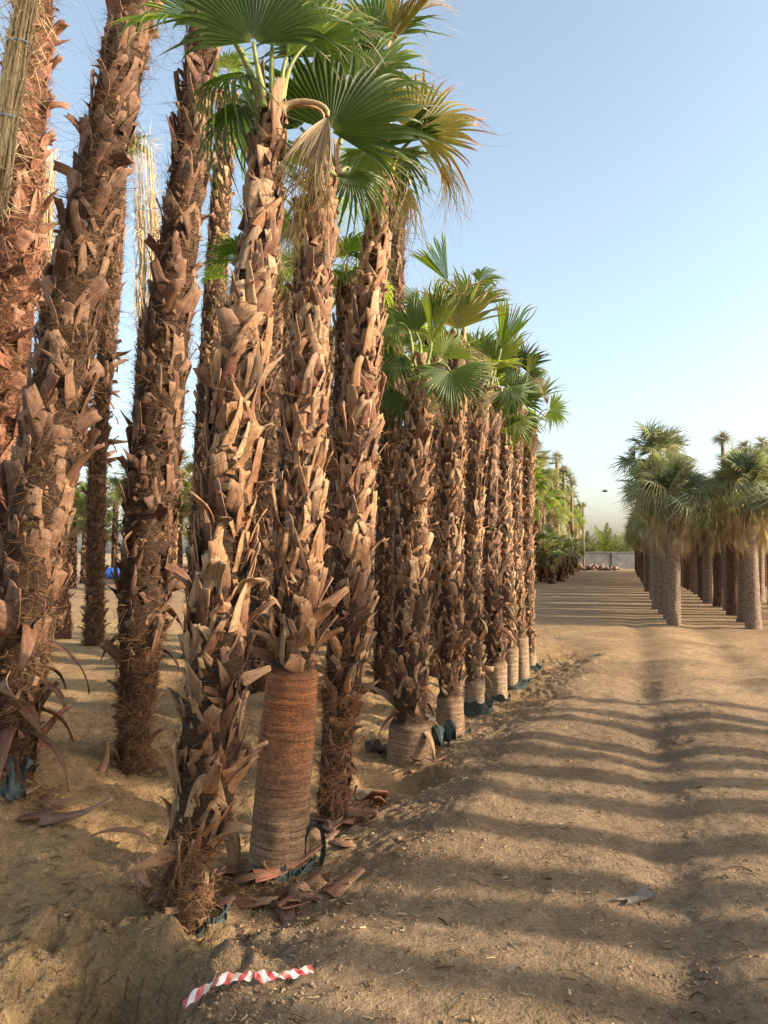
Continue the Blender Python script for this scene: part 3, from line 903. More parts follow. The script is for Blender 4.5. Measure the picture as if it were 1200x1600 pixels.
pI, tI = make_palm([(815, 1046, 26), (811, 990, 30), (806, 900, 33), (804, 800, 32), (806, 700, 30), (810, 625, 24)],
    10.1, 'ninth palm of the front row, with a dark tuft on top', 109,
    [(0.16, 1.0, S, 48, .85, 200, 1, .4)], bare=(0.0, 0.6), mats=('core_pale', 'boot', 'fibre'), group=PALM_GROUP, fw=.0045)
pJ, tJ = make_palm([(828, 1034, 20), (826, 980, 26), (823, 900, 30), (823, 800, 29), (825, 730, 27), (829, 665, 23)],
    10.8, 'last palm of the front row, one bright leaf reaching over the track', 110,
    [(0.1, 1.0, S, 48, .85, 200, 1, .4)], bare=(0.0, 0.3), mats=('core_pale', 'boot', 'fibre'), group=PALM_GROUP, fw=.0045)
# --- the big shaggy ones on the left
pK, tK = make_palm([(22, 1246, 72), (27, 1120, 96), (42, 950, 122), (62, 800, 134), (95, 600, 124), (125, 420, 112), (160, 250, 98), (195, 90, 88), (225, -80, 78), (250, -330, 66)],
    4.9, 'thick shaggy palm leaning right at the left edge, long brown stubs low on it', 111,
    [(0.0, 0.16, [('peel', .7), ('long', .05), ('point', .25)], 30, 1.05, 900, 6, .35), (0.12, 0.34, [('long', .1), ('stub', .45), ('wide', .45)], 40, 1.2, 550, 10, .4),
     (0.32, 1.0, [('stub', .3), ('wide', .3), ('vee', .28), ('curl', .07), ('point', .05)], 48, 1.0, 750, 26, .42)],
    mats=('core', 'boot_dark', 'fibre'), group=PALM_GROUP, fw=.0030)
pL, tL = make_palm([(205, 1194, 62), (210, 1130, 66), (216, 1050, 82), (224, 950, 104), (235, 800, 110), (248, 650, 104), (262, 520, 96), (280, 380, 84), (298, 240, 74), (312, 100, 62), (322, -60, 56), (332, -260, 50)],
    5.65, 'dark shaggy palm second from the left with a fibre-covered foot', 112,
    [(0.0, 0.14, [('peel', .4), ('curl', .6)], 14, .9, 2600, 10, .5), (0.13, 0.26, [('vee', .35), ('point', .4), ('peel', .15), ('curl', .1)], 36, 1.0, 450, 8, .6),
     (0.26, 1.0, [('stub', .28), ('wide', .27), ('vee', .28), ('curl', .09), ('point', .08)], 54, .92, 750, 22, .42)],
    mats=('core', 'boot_dark', 'fibre'), group=PALM_GROUP, fw=.0030)
pM, tM = make_palm([(-80, 1150, 100), (-35, 900, 96), (8, 600, 92), (24, 420, 88), (40, 220, 80), (55, 20, 72), (72, -260, 62)],
    6.6, 'rust-red palm trunk cut off by the left edge of the photo', 113,
    [(0.0, 1.0, [('vee', .3), ('curl', .35), ('point', .2), ('wide', .15)], 44, 1.0, 700, 14, .7)], mats=('core_red', 'boot_red', 'fibre_red'), group=PALM_GROUP, fw=.0035)
pN, tN = make_palm([(147, 1000, 44), (148, 940, 36), (149, 860, 36), (152, 740, 38), (158, 640, 34), (165, 560, 40), (172, 480, 38), (180, 380, 34), (186, 250, 30)],
    12.8, 'slender palm standing alone on the sand between the two big shaggy trunks', 114,
    [(0.0, 0.35, [('curl', .6), ('point', .4)], 26, .9, 900, 8, .6), (0.35, 0.62, [('long', .4), ('peel', .4), ('curl', .2)], 26, 1.0, 500, 6, .6), (0.6, 1.0, S, 40, .95, 600, 4, .5)],
    mats=('core', 'boot_dark', 'fibre'), group=PALM_GROUP, fw=.008)
print('near palms done', len(bpy.data.objects))

# --- crowns of the front row, leaf by leaf
FC = (0, -1, 0.25)
def fp(p, t, *a, **k): return frond_px(p, t, *a, **k)
fp(pA, tA, (396, 66), 3.35, 96, -.10, 195, 'open', 'leaf_dark', (0.1, -1, -0.1), 1)
fp(pA, tA, (305, 28), 3.45, 176, .05, 150, 'fan', 'leaf_bright', (0, -0.8, 0.6), 2)
fp(pA, tA, (383, 118), 3.5, 196, -.25, 150, 'droop', 'leaf_dark', (0, -0.6, 0.8), 3)
fp(pA, tA, (380, 168), 3.55, 214, -.2, 150, 'droop', 'leaf_dark', (-.3, -0.7, 0.6), 4)
fp(pA, tA, (448, 90), 3.5, 72, .1, 150, 'closed', 'leaf_bright', (0.8, -1, 0.1), 5)
fp(pA, tA, (478, 70), 3.6, 50, .1, 150, 'open', 'leaf', (-0.2, -1, 0.2), 6)
fp(pA, tA, (512, 182), 3.4, 252, -.05, 200, 'dead', 'leaf_dead', (0.2, -1, 0.1), 7)
fp(pA, tA, (505, 186), 3.46, 248, .05, 185, 'dead', 'leaf_dead', (-0.2, -1, 0.1), 107, .012)
fp(pA, tA, (430, 40), 3.75, 85, .3, 190, 'open', 'leaf', (0, -1, 0), 8)
fp(pA, tA, (400, 190), 3.75, 235, .3, 130, 'droop', 'leaf', (0, -0.8, 0.5), 9)
fp(pB, tB, (516, 205), 4.0, 66, -.05, 205, 'open', 'leaf_dark', (0.1, -1, 0.1), 11)
fp(pB, tB, (560, 120), 4.2, 80, .2, 150, 'open', 'leaf', (0, -1, 0.1), 12)
fp(pB, tB, (470, 200), 4.2, 130, .2, 150, 'fan', 'leaf_dark', (0, -1, 0.1), 13)
fp(pB, tB, (545, 265), 4.1, 275, -.2, 120, 'droop', 'leaf_dark', (0.2, -0.8, 0.5), 14)
fp(pB, tB, (480, 300), 4.2, 255, 0, 120, 'dead', 'leaf_dead', (0, -1, 0.3), 15)
fp(pB, tB, (500, 90), 4.3, 95, .3, 160, 'open', 'leaf_dark', (0, -1, 0.1), 16)
fp(pC, tC, (650, 212), 4.55, 40, -.05, 138, 'open', 'leaf_yellow', (-0.1, -1, 0.15), 21)
fp(pC, tC, (592, 178), 4.9, 72, .1, 125, 'fan', 'leaf_bright', (0, -1, 0.1), 22)
fp(pC, tC, (598, 232), 4.5, 12, -.1, 110, 'closed', 'leaf_dark', (0, -0.4, 1), 23)
fp(pC, tC, (690, 252), 4.6, 290, 0, 105, 'dead', 'leaf_yellow', (0.1, -1, 0.1), 24, .010)
fp(pC, tC, (575, 235), 4.5, 248, -.2, 125, 'droop', 'leaf', (-0.2, -0.8, 0.5), 25)
fp(pC, tC, (620, 235), 4.7, 285, .1, 110, 'droop', 'leaf_dark', (0, -0.8, 0.5), 26)
fp(pC, tC, (612, 70), 4.8, 70, 0, 110, 'closed', 'leaf_yellow', (0, -1, 0.1), 27)
fp(pC, tC, (648, 20), 4.8, 30, 0, 90, 'dead', 'leaf_dead', (0, -1, 0.2), 28)
fp(pC, tC, (590, 60), 4.9, 100, .1, 130, 'open', 'leaf', (0, -1, 0.2), 29)
fp(pC, tC, (640, 290), 4.9, 265, .1, 120, 'dead', 'leaf_dead', (0, -1, 0.2), 30)
fp(pD, tD, (674, 535), 6.0, 90, 0, 92, 'closed', 'leaf_bright', (0.5, -1, 0.1), 31)
fp(pD, tD, (703, 580), 5.9, 282, -.25, 92, 'open', 'leaf', (0.2, -1, 0.35), 32)
fp(pD, tD, (635, 620), 6.1, 232, -.1, 85, 'droop', 'leaf_dark', (0, -1, 0.4), 33)
fp(pD, tD, (618, 505), 6.2, 190, -.1, 100, 'droop', 'leaf', (0, -0.8, 0.6), 34)
fp(pD, tD, (625, 555), 6.1, 215, -.2, 90, 'droop', 'leaf_dark', (0, -0.8, 0.6), 35)
fp(pD, tD, (650, 520), 6.3, 120, .1, 85, 'fan', 'leaf', (0, -1, 0.3), 36)
fp(pD, tD, (690, 560), 6.3, 60, .2, 70, 'fan', 'leaf_bright', (0, -1, 0.3), 37)
fp(pD, tD, (675, 610), 6.2, 265, 0, 70, 'dead', 'leaf_dead', (0, -1, 0.2), 38)
fp(pE, tE, (716, 515), 6.8, 91, 0, 100, 'fan', 'leaf_yellow', (0, -1, 0.1), 41)
fp(pE, tE, (700, 440), 7.0, 128, 0, 78, 'closed', 'leaf_bright', (0, -1, 0.3), 42)
fp(pE, tE, (748, 440), 6.9, 20, -.1, 50, 'open', 'leaf', (0, -0.8, 0.7), 43)
fp(pE, tE, (733, 540), 6.9, 300, 0, 70, 'dead', 'leaf_dead', (0, -1, 0.2), 44)
fp(pE, tE, (735, 480), 7.1, 75, .2, 80, 'fan', 'leaf', (0, -1, 0.2), 45)
fp(pE, tE, (690, 560), 6.9, 240, 0, 70, 'dead', 'leaf_dead', (0, -1, 0.2), 46)
fp(pF, tF, (783, 545), 7.9, 78, 0, 88, 'closed', 'leaf_bright', (0.3, -1, 0.1), 51)
fp(pF, tF, (768, 575), 8.0, 100, .1, 80, 'fan', 'leaf', (0, -1, 0.1), 52)
fp(pF, tF, (745, 560), 8.1, 110, .2, 70, 'fan', 'leaf_bright', (0, -1, 0.1), 53)
fp(pF, tF, (782, 612), 7.7, 212, 0, 55, 'dead', 'leaf_dead', (0, -1, 0.4), 54)
fp(pF, tF, (750, 630), 7.9, 265, 0, 60, 'dead', 'leaf_dead', (0, -1, 0.2), 55)
fp(pG, tG, (778, 570), 8.9, 70, .1, 75, 'closed', 'leaf_bright', (0.2, -1, 0.1), 61)
fp(pG, tG, (795, 605), 8.6, 285, 0, 75, 'droop', 'leaf', (0.2, -1, 0.3), 62)
fp(pG, tG, (770, 640), 8.7, 262, 0, 60, 'dead', 'leaf_dead', (0, -1, 0.2), 63)
fp(pH, tH, (800, 650), 9.4, 270, -.1, 70, 'droop', 'leaf', (0, -1, 0.2), 64)
fp(pH, tH, (803, 625), 9.5, 40, 0, 60, 'fan', 'leaf_dark', (0, -1, 0.2), 65)
fp(pI, tI, (812, 575), 10.1, 82, 0, 62, 'fan', 'leaf_dark', (0, -1, 0.3), 71)
fp(pI, tI, (808, 582), 10.0, 140, -.1, 52, 'droop', 'leaf_dark', (0, -1, 0.3), 72)
fp(pI, tI, (824, 582), 10.1, 45, -.1, 46, 'droop', 'leaf_dark', (0, -1, 0.3), 73)
fp(pI, tI, (822, 592), 10.0, -25, 0, 48, 'dead', 'leaf_dead', (0, -0.8, 0.5), 74)
fp(pI, tI, (826, 585), 10.1, 300, .1, 40, 'fan', 'leaf_bright', (0, -1, 0.3), 75)
fp(pJ, tJ, (858, 640), 10.6, -22, -.1, 46, 'open', 'leaf_bright', (0, -1, 0.4), 81, .010)
fp(pJ, tJ, (836, 625), 10.8, 95, 0, 55, 'fan', 'leaf', (0, -1, 0.2), 82)
fp(pJ, tJ, (818, 640), 10.6, 245, -.1, 60, 'droop', 'leaf', (0, -1, 0.2), 83)
fp(pJ, tJ, (855, 632), 10.7, 100, 0, 30, 'dead', 'leaf_dead', (0, -1, 0.2), 84, .008)
for (p, t, sd_, n_) in ((pD, tD, 4, 2), (pE, tE, 5, 2), (pF, tF, 6, 3), (pG, tG, 7, 3), (pH, tH, 8, 3), (pI, tI, 9, 2), (pJ, tJ, 10, 2)):
    random_crown(p, t, np.random.default_rng(930 + sd_), n_, 0.40, 0.28, (.5, 1.4), mats=('leaf', 'leaf_dark', 'leaf'), blades=('fan', 'closed', 'fan'), dead=2)
for (p, t, sd_) in ((pK, tK, 1), (pL, tL, 2), (pM, tM, 3)):
    random_crown(p, t, np.random.default_rng(900 + sd_), 12, 0.62, 0.55, (0.2, 1.3))
random_crown(pN, tN, np.random.default_rng(55), 8, 0.5, 0.4, (0.1, 1.3))

# --- rows behind the front row (leaf bases joined: they show only a few pixels each)
def back_palm(px, Y, top_py, w, seed, label, crown=True, lean=0, mats=('core', 'boot_dark', 'fibre'), bare=None, dens=38, fd=250, leaves=7, dead=3, R=.5):
    gp = 863 + 1848 / Y
    hts = np.linspace(0, 1, 7)
    pts = [(px + lean * h, gp + 12 + (top_py - gp - 12) * h, w * (1.0 + .12 * math.sin(h * 3) - .35 * max(0, h - .6))) for h in hts]
    e, t = make_palm(pts, Y, label, seed, [(0.03, 1.0, S, dens, 1.0, fd, 3, .5)], joined=True, mats=mats, group=PALM_GROUP, fw=.008)
    if crown:
        random_crown(e, t, np.random.default_rng(seed + 5), leaves, R, .38, (-0.2, 1.35), dead=dead)
    return e, t
BL = [
    (600, 9.0, 250, 46, 40, 'tall shaggy palm with a cut leafless top behind the yellowing leaf', 20, 0),
    (300, 10.5, 150, 46, 41, 'grey slim palm between the dark shaggy one and the nearest one', 55, 6),
    (600, 10.0, 560, 50, 42, 'dark palm in deep shade behind the small hole', 15, 7),
    (470, 7.2, 330, 58, 43, 'palm hidden behind the gap of the two nearest front trunks', 10, 7),
    (408, 7.9, 420, 56, 44, 'palm seen through the gap between the nearest trunk and the bare one', 15, 6),
    (532, 8.3, 440, 54, 45, 'palm behind the bare-trunked one and its right neighbour', 12, 9),
    (565, 11.6, 470, 40, 46, 'palm two rows behind the yellowing leaf', 8, 9),
    (672, 10.4, 520, 42, 47, 'palm behind the one with the torn grey bag', 6, 9),
    (700, 12.6, 590, 36, 48, 'thin palm behind the upright olive-yellow fan', 5, 8),
    (722, 11.4, 600, 38, 49, 'palm behind the gap between fifth and sixth front trunks', 5, 8),
    (755, 12.2, 620, 34, 50, 'palm behind the gap between sixth and seventh front trunks', 3, 8),
    (785, 13.0, 640, 30, 51, 'palm behind the gap between seventh and eighth front trunks', 2, 7),
    (500, 13.0, 520, 36, 52, 'third-row palm behind the bare-trunked one', 10, 7),
    (640, 13.2, 560, 34, 53, 'third-row palm behind the small hole', 5, 7),
    (440, 11.5, 450, 42, 54, 'third-row palm left of the bare-trunked one', 12, 7),
    (372, 9.6, 440, 46, 56, 'palm just behind the nearest trunk', 10, 6),
]
for (px, Y, tp, w, sdx, lb, ln, nl) in BL:
    back_palm(px, Y, tp, w, sdx, lb, lean=ln, leaves=nl, crown=nl > 0, mats=('core', 'boot' if sdx in (41, 48, 50) else 'boot_dark', 'fibre'), dead=3 if nl else 0)

# --- palms with their dry crowns tied into pale upright bundles
def bundle(e, tk, pts, Y, seed, n=70, splay=0.0):
    rg = np.random.default_rng(seed)
    b = Trunk.__new__(Trunk)
    P = np.array([(*at(px, py, Y), .5 * w / F * Y) for px, py, w in pts])
    b.P = smooth_path(P, 60); b.d = np.r_[0, np.cumsum(np.linalg.norm(np.diff(b.P[:, :3], axis=0), axis=1))]; b.L = b.d[-1]
    m = MB()
    for i in range(n):
        phi = rg.uniform(0, 6.28); q = rg.uniform(.2, 1) ** .6
        hs = np.linspace(rg.uniform(0, .25), rg.uniform(.6, 1.0), 9) * b.L
        c = b.at(hs); dphi = rg.normal(0, .25)
        ph = phi + dphi * np.linspace(0, 1, 9)
        r = c[:, 3] * q * (1 + .25 * rg.random() * np.linspace(0, 1, 9) ** 4) * (1 + rg.normal(0, .14, 9))
        path = c[:, :3] + np.stack([np.cos(ph), np.sin(ph), 0 * ph], -1) * r[:, None] - tk.base
        m.addp(tube(path, np.linspace(.011, .004, 9) * rg.uniform(.5, 1.4), 5, True), None, rg.random())
    for i in range(n * 7):
        phi = rg.uniform(0, 6.28); h = rg.uniform(.02, 1.05) * b.L
        c = b.at(h); o = np.array([math.cos(phi), math.sin(phi), 0])
        p = [c[:3] + o * c[3] - tk.base]; d = unit(o * .4 + np.array([0, 0, rg.uniform(-1, 1)]) + rg.normal(0, .2, 3)) * .05
        for _ in range(4): d = d + rg.normal(0, .012, 3); p.append(p[-1] + d)
        rb = ribbon(np.array(p), .008, rg); m.add(rb[0], rb[1], None, rb[3])
    link('leaf_bundle', m.mesh('leaf_bundle', MAT['straw']), e)
    cm = MB()
    for f in (.35, .62):
        c = b.at(f * b.L); th = np.linspace(0, 2 * np.pi, 17)
        ring = c[:3] + np.stack([np.cos(th), np.sin(th), 0.1 * np.sin(th)], -1) * c[3] * 1.12 - tk.base
        cm.addp(tube(ring, .006, 5, False))
    link('binding_cord', cm.mesh('binding_cord', MAT['cord']), e)
e, t = make_palm([(228, 1015, 50), (225, 900, 48), (222, 750, 46), (226, 620, 44), (232, 500, 38)], 12.0, 'palm with a pale bundled dry crown behind the dark shaggy trunk', 60,
                 [(0.02, 1.0, S, 40, 1.0, 500, 5, .5)], joined=True, mats=('core', 'boot', 'fibre'), group=PALM_GROUP, fw=.008)
bundle(e, t, [(232, 530, 40), (234, 400, 40), (229, 300, 34), (226, 215, 28)], 12.0, 61)
e, t = make_palm([(98, 1000, 40), (88, 850, 36), (78, 650, 34), (72, 480, 32), (69, 400, 30)], 14.0, 'thin palm with a bundled crown between the rust-red and the leaning trunk', 62,
                 [(0.02, 1.0, S, 40, 1.0, 500, 5, .5)], joined=True, mats=('core', 'boot', 'fibre'), group=PALM_GROUP, fw=.008)
bundle(e, t, [(69, 420, 26), (71, 320, 22), (78, 232, 24)], 14.0, 63)
e, t = make_palm([(-175, 1200, 70), (-120, 900, 66), (-70, 600, 60), (-25, 380, 48), (-10, 300, 42)], 5.3, 'palm at the top left edge, its straw crown tied into a long bundle', 64,
                 [(0.02, 1.0, S, 40, 1.0, 900, 5, .5)], joined=True, mats=('core', 'boot', 'fibre'), group=PALM_GROUP, fw=.0035)
bundle(e, t, [(-14, 340, 40), (2, 230, 36), (20, 130, 34), (42, 10, 34), (62, -90, 36)], 5.2, 65, n=80)

print('left block done', len(bpy.data.objects))
# ================================================================== low-detail palm kinds for copies
class Straight(Trunk):
    def __init__(s, h, r0, r1, lean=(0, 0)):
        k = 60; z = np.linspace(-0.08, h, k)
        f = z / h
        s.P = np.stack([lean[0] * f ** 1.5, lean[1] * f, z, r0 + (r1 - r0) * np.clip(f, 0, 1)], -1)
        s.P[:, 0] = lean[0] * np.clip(f, 0, 1) ** 1.5
        s.P[:, 3] *= 1 + 0.12 * np.exp(-np.clip(z, 0, 9) / .18)
        s.d = z - z[0]; s.L = s.d[-1]; s.base = np.zeros(3); s.top = s.P[-1, :3]

def trunk_texture_mat(name, a, b):
    m, nt = new_mat(name); g = NT(nt)
    tc = g.n('ShaderNodeTexCoord')
    mp = g.n('ShaderNodeMapping'); mp.inputs['Scale'].default_value = (1, 1, 1.5); g.l(tc.outputs['Object'], mp.inputs[0])
    n1 = g.noise(mp.outputs[0], 22, 5, .75, .8); n = g.noise(tc.outputs['Object'], 60, 4, .8)
    oi = g.n('ShaderNodeObjectInfo')
    col = g.ramp(g.math('ADD', g.math('MULTIPLY', n1, .7), g.math('MULTIPLY', n, .3)), [(.38, tuple(x * .45 for x in a)), (.5, a), (.62, b)])
    k = g.mrange(oi.outputs['Random'], 0, 1, .8, 1.15)
    col = g.mix(1.0, col, g.xyz(k, k, k), 'MULTIPLY')
    g.out(col, .9, g.bump(g.math('ADD', n1, n), 1.0, .05), .15)
    return m
MAT['scaly'] = trunk_texture_mat('scaly_trunk', (0.28, 0.19, 0.13), (0.55, 0.43, 0.32))
MAT['scaly_red'] = trunk_texture_mat('dark_scaly_trunk', (0.15, 0.08, 0.052), (0.34, 0.21, 0.14))

def skirt_palm(seed, h, r, nleaf, ndead, R, pet, trunkmat='scaly', joined=True, leafmat='leaf_grey', boots=0):
    """grey-green palm with a tan skirt of dead leaves -> Empty with parts"""
    rg = np.random.default_rng(seed)
    tk = Straight(h, r, r * .82, (rg.normal(0, .08), rg.normal(0, .08)))
    e = empty('skirted_palm', (0, 0, 0))
    cp = core_proto(tk, rg, 1.0, None, 28, .035, .03, 0.0)
    m = MB(); m.add(cp[0], cp[1], cp[2], cp[3])
    link('trunk', m.mesh('trunk', MAT[trunkmat]), e)
    # short scale stubs proud of the trunk
    jm = MB()
    if boots:
        for hh, M, s_ in boot_places(tk, rg, .05, h - .1, boots, .96, .3, .42):
            jm.addp(BOOTS['wide'][int(rg.integers(3))], M, rg.random())
        props(link('leaf_bases', jm.mesh('leaf_bases', MAT['boot_dark']), e), kind='stuff')
    top = tk.top
    gm_, dm, pm = MB(), MB(), MB()
    for i in range(nleaf + ndead):
        isd = i >= nleaf
        phi = i * 2.39996 + rg.normal(0, .2)
        if not isd:
            f = (i + .5) / nleaf
            el = 1.5 - 1.75 * f ** 1.1 + rg.normal(0, .22)
            d = np.array([math.cos(phi) * math.cos(el), math.sin(phi) * math.cos(el), math.sin(el)])
            Lp = pet * rg.uniform(.55, 1.3)
            hub = top + np.array([0, 0, .05]) + d * Lp
            ax = unit(d + np.array([0, 0, -.05 - .75 * f ** 2]) + rg.normal(0, .2, 3))
            nh = np.array([0, 0, 1.0]) + rg.normal(0, .45, 3)
            b = ('droop' if f > .45 else 'open') if not joined else 'low'
        else:
            o = np.array([math.cos(phi), math.sin(phi), 0])
            st = rg.uniform(.05, .8)
            hub = top + o * (r + rg.uniform(.04, .26) * (1.1 - st)) + np.array([0, 0, -st])
            ax = unit(o * rg.uniform(.05, .45) + np.array([0, 0, -1]) + rg.normal(0, .08, 3)); nh = o
            b = 'dead' if not joined else 'lowdead'
        x, a, nn = leaf_frame(ax, nh)
        rr = R * rg.uniform(.75, 1.25) * (.95 if isd else 1)
        pl = BLADE[b]; k = int(rg.integers(len(pl)))
        p0 = top * .98 + (0 if not isd else (hub - top) * np.array([.6, .6, .4]))
        if joined:
            (dm if isd else gm_).addp(pl[k], mat4(x, a, nn, hub, rr), rg.random())
            pm.addp(petiole_proto(p0, hub - p0 + np.array([0, 0, .1]), hub, ax, .016, .009, 5, 4))
        else:
            f_ = link('frond' if not isd else 'dead_frond', proto_mesh(petiole_proto(p0, hub - p0 + np.array([0, 0, .1]), hub, ax, .016, .009, 6, 5), 'petiole', MAT['petiole_dead' if isd else 'petiole']), e)
            link('leaf_blade', blade_mesh(b, k, 'leaf_dead' if isd else leafmat), f_, mat4(x, a, nn, hub, rr))
    if joined:
        link('crown', gm_.mesh('crown', MAT[leafmat], False), e)
        if dm.n: props(link('dead_skirt', dm.mesh('dead_skirt', MAT['leaf_dead'], False), e), kind='stuff')
        props(link('petioles', pm.mesh('petioles', MAT['petiole']), e), kind='stuff')
    return e

def copy_tree(src, loc, rz=0.0, s=1.0, label=None, group=None, cat='palm tree'):
    r = src.copy(); COL.objects.link(r)
    r.location = loc; r.rotation_euler = (0, 0, rz); r.scale = (s, s, s)
    props(r, label, cat, group)
    for ch in list(src.children):
        c = ch.copy(); COL.objects.link(c); c.parent = r
        for g_ in list(ch.children):
            d = g_.copy(); COL.objects.link(d); d.parent = c
    return r

def place(src, used, *a, **k):
    """the first placement moves the source itself"""
    if src.name not in used:
        used.add(src.name)
        loc, rz, s = a[0], (a[1] if len(a) > 1 else 0), (a[2] if len(a) > 2 else 1)
        src.location = loc; src.rotation_euler = (0, 0, rz); src.scale = (s, s, s)
        props(src, k.get('label'), k.get('cat', 'palm tree'), k.get('group'))
        return src
    return copy_tree(src, *a, **k)
used = set()
det = [skirt_palm(301 + i, 2.75, .15, 34, 18, .60, .50, 'scaly', False, boots=45) for i in range(2)]
low = [skirt_palm(311, 2.7, .155, 30, 26, .62, .5, 'scaly', True, boots=26), skirt_palm(312, 2.6, .17, 30, 26, .60, .5, 'scaly_red', True, boots=14),
       skirt_palm(313, 2.85, .155, 28, 24, .60, .5, 'scaly', True, boots=14), skirt_palm(314, 3.9, .18, 28, 22, .66, .55, 'scaly', True),
       skirt_palm(315, 3.05, .165, 26, 4, .5, .38, 'scaly', True), skirt_palm(316, 3.2, .155, 26, 3, .48, .38, 'scaly', True), skirt_palm(317, 4.3, .16, 16, 3, .42, .3, 'scaly', True)]
prg = np.random.default_rng(77)
ORD = ['first', 'second', 'third', 'fourth', 'fifth', 'sixth', 'seventh', 'eighth']
RG = 'grey-green skirted palms of the right-hand block'
def gz(x, y): return float(ground_h(x, y))
rows = [(6.35, 16.2, 34, 1.55), (7.85, 15.6, 30, 1.6), (9.7, 16.0, 26, 1.7), (11.6, 15.8, 20, 2.4)]
RN = ['row along the track', 'second row from the track', 'third row from the track', 'fourth row from the track', 'fifth row from the track']
for ri, (x0, y0, n, st) in enumerate(rows):
    for k in range(n):
        y = y0 + st * k * (1 if k < 12 else 1.0) + prg.normal(0, .1); x = x0 + .325 * (y - y0) + prg.normal(0, .07)
        s = prg.uniform(.93, 1.07)
        if ri < 2 and k < 2: src = det[(k + ri) % 2]
        elif ri == 0 and k in (3, 5, 6): src = low[3]
        else: src = low[int(prg.integers(3))]
        if k < 8 and ri < 2: lb = f'{ORD[k]} grey-green palm from the near end, {RN[ri]} on the right'
        else: lb = f'grey-green tan-skirted palm far back in the {RN[ri]}'
        place(src, used, (x, y, gz(x, y)), prg.uniform(0, 6.28), s, label=lb, group=RG + ' ' + RN[ri])

# palms on the near right, beyond the frame, whose shadows stripe the track
# (place along the track where the trunk shadow falls, row)
SH = [(8.45, 1), (7.75, 0), (7.35, 1), (6.52, 0), (5.98, 1), (5.5, 0), (4.97, 1), (4.3, 0), (3.65, 1), (3.3, 0), (2.72, 1), (2.3, 0),
      (1.85, 1), (1.4, 0), (.85, 1), (.4, 0), (-.2, 1), (-.7, 0), (-1.3, 1), (-1.8, 0), (-2.4, 1), (-3.0, 0), (-3.6, 1), (-4.3, 0)]
for k, (yb, rw) in enumerate(SH):
    x = (6.2 if rw == 0 else 7.9) + .26 * max(0, yb - 3) + prg.normal(0, .1)
    y = yb - .231 * (x - .8)
    place(low[6] if rw else low[4 + (k // 2) % 2], used, (x, y, gz(x, y)), prg.uniform(0, 6.28), prg.uniform(.97, 1.05) * (.93 if rw else 1),
          label='grey-green palm on the near right whose trunk shadow stripes the track', group='palms on the near right shading the track')

# tall thin palms with ball-like tied or trimmed heads behind the right block
def tuft_palm(seed, h, r, n, R):
    rg = np.random.default_rng(seed)
    tk = Straight(h, r, r * .75)
    e = empty('tufted_palm', (0, 0, 0))
    cp = core_proto(tk, rg, .9, None, 16, .12, .08)
    m = MB(); m.add(*cp[:3], cp[3]); 
    link('trunk', m.mesh('trunk', MAT['scaly']), e)
    jm = MB()
    for hh, M, s_ in boot_places(tk, rg, .2, h, 16, .8, .4, .6): jm.addp(BOOTS[pick(rg, S)][0], M, rg.random())
    props(link('leaf_bases', jm.mesh('leaf_bases', MAT['boot']), e), kind='stuff')
    c1 = MB(); c2 = MB()
    for i in range(n):
        phi = i * 2.4; el = rg.uniform(-.5, 1.5)
        d = np.array([math.cos(phi) * math.cos(el), math.sin(phi) * math.cos(el), math.sin(el)])
        x, a, nn = leaf_frame(unit(d + np.array([0, 0, -.2])), np.array([0, 0, 1.]) + rg.normal(0, .4, 3))
        (c1 if i % 2 else c2).addp(BLADE['lowdead'][i % 3], mat4(x, a, nn, tk.top + d * .08, R * .85 * rg.uniform(.7, 1.1)), rg.random())
    link('dead_crown', c1.mesh('dead_crown', MAT['leaf_dead'], False), e)
    link('crown', c2.mesh('crown', MAT['leaf_grey'], False), e)
    return e
tp = [tuft_palm(401, 8.2, .15, 36, .85), tuft_palm(402, 6.6, .14, 28, .7)]
TG = 'tall tufted palms above the blocks'
for (px, py, Y, k, lb) in ((1129, 686, 38, 0, 'tall palm with a round brown head standing clear above the right block'),
                        (1163, 700, 37, 1, 'tall palm with a broad dark head right of the round brown one'),
                        (1190, 694, 40, 1, 'tall palm with a drooping head at the right edge'),
                        (1148, 714, 33, 0, 'shorter dark-headed palm between the two tall heads of the right block'),
                        (1205, 705, 36, 0, 'tall palm cut off by the right edge of the photo'),
                        (870, 716, 52, 1, 'tallest tufted pole palm above the far green hedge of palms'),
                        (848, 722, 46, 1, 'tufted pole palm nearest the front row above the far green block'),
                        (881, 736, 55, 0, 'tufted pole palm just right of the tallest above the far green block'),
                        (893, 752, 60, 1, 'lower tufted pole palm above the far green block'),
                        (911, 790, 66, 0, 'bent-headed pole palm at the far end of the green block')):
    p = at(px, py, Y)
    h0 = 8.2 if k == 0 else 6.6
    place(tp[k], used, (p[0], p[1], 0), prg.uniform(0, 6), (p[2]) / h0, label=lb, group=TG)

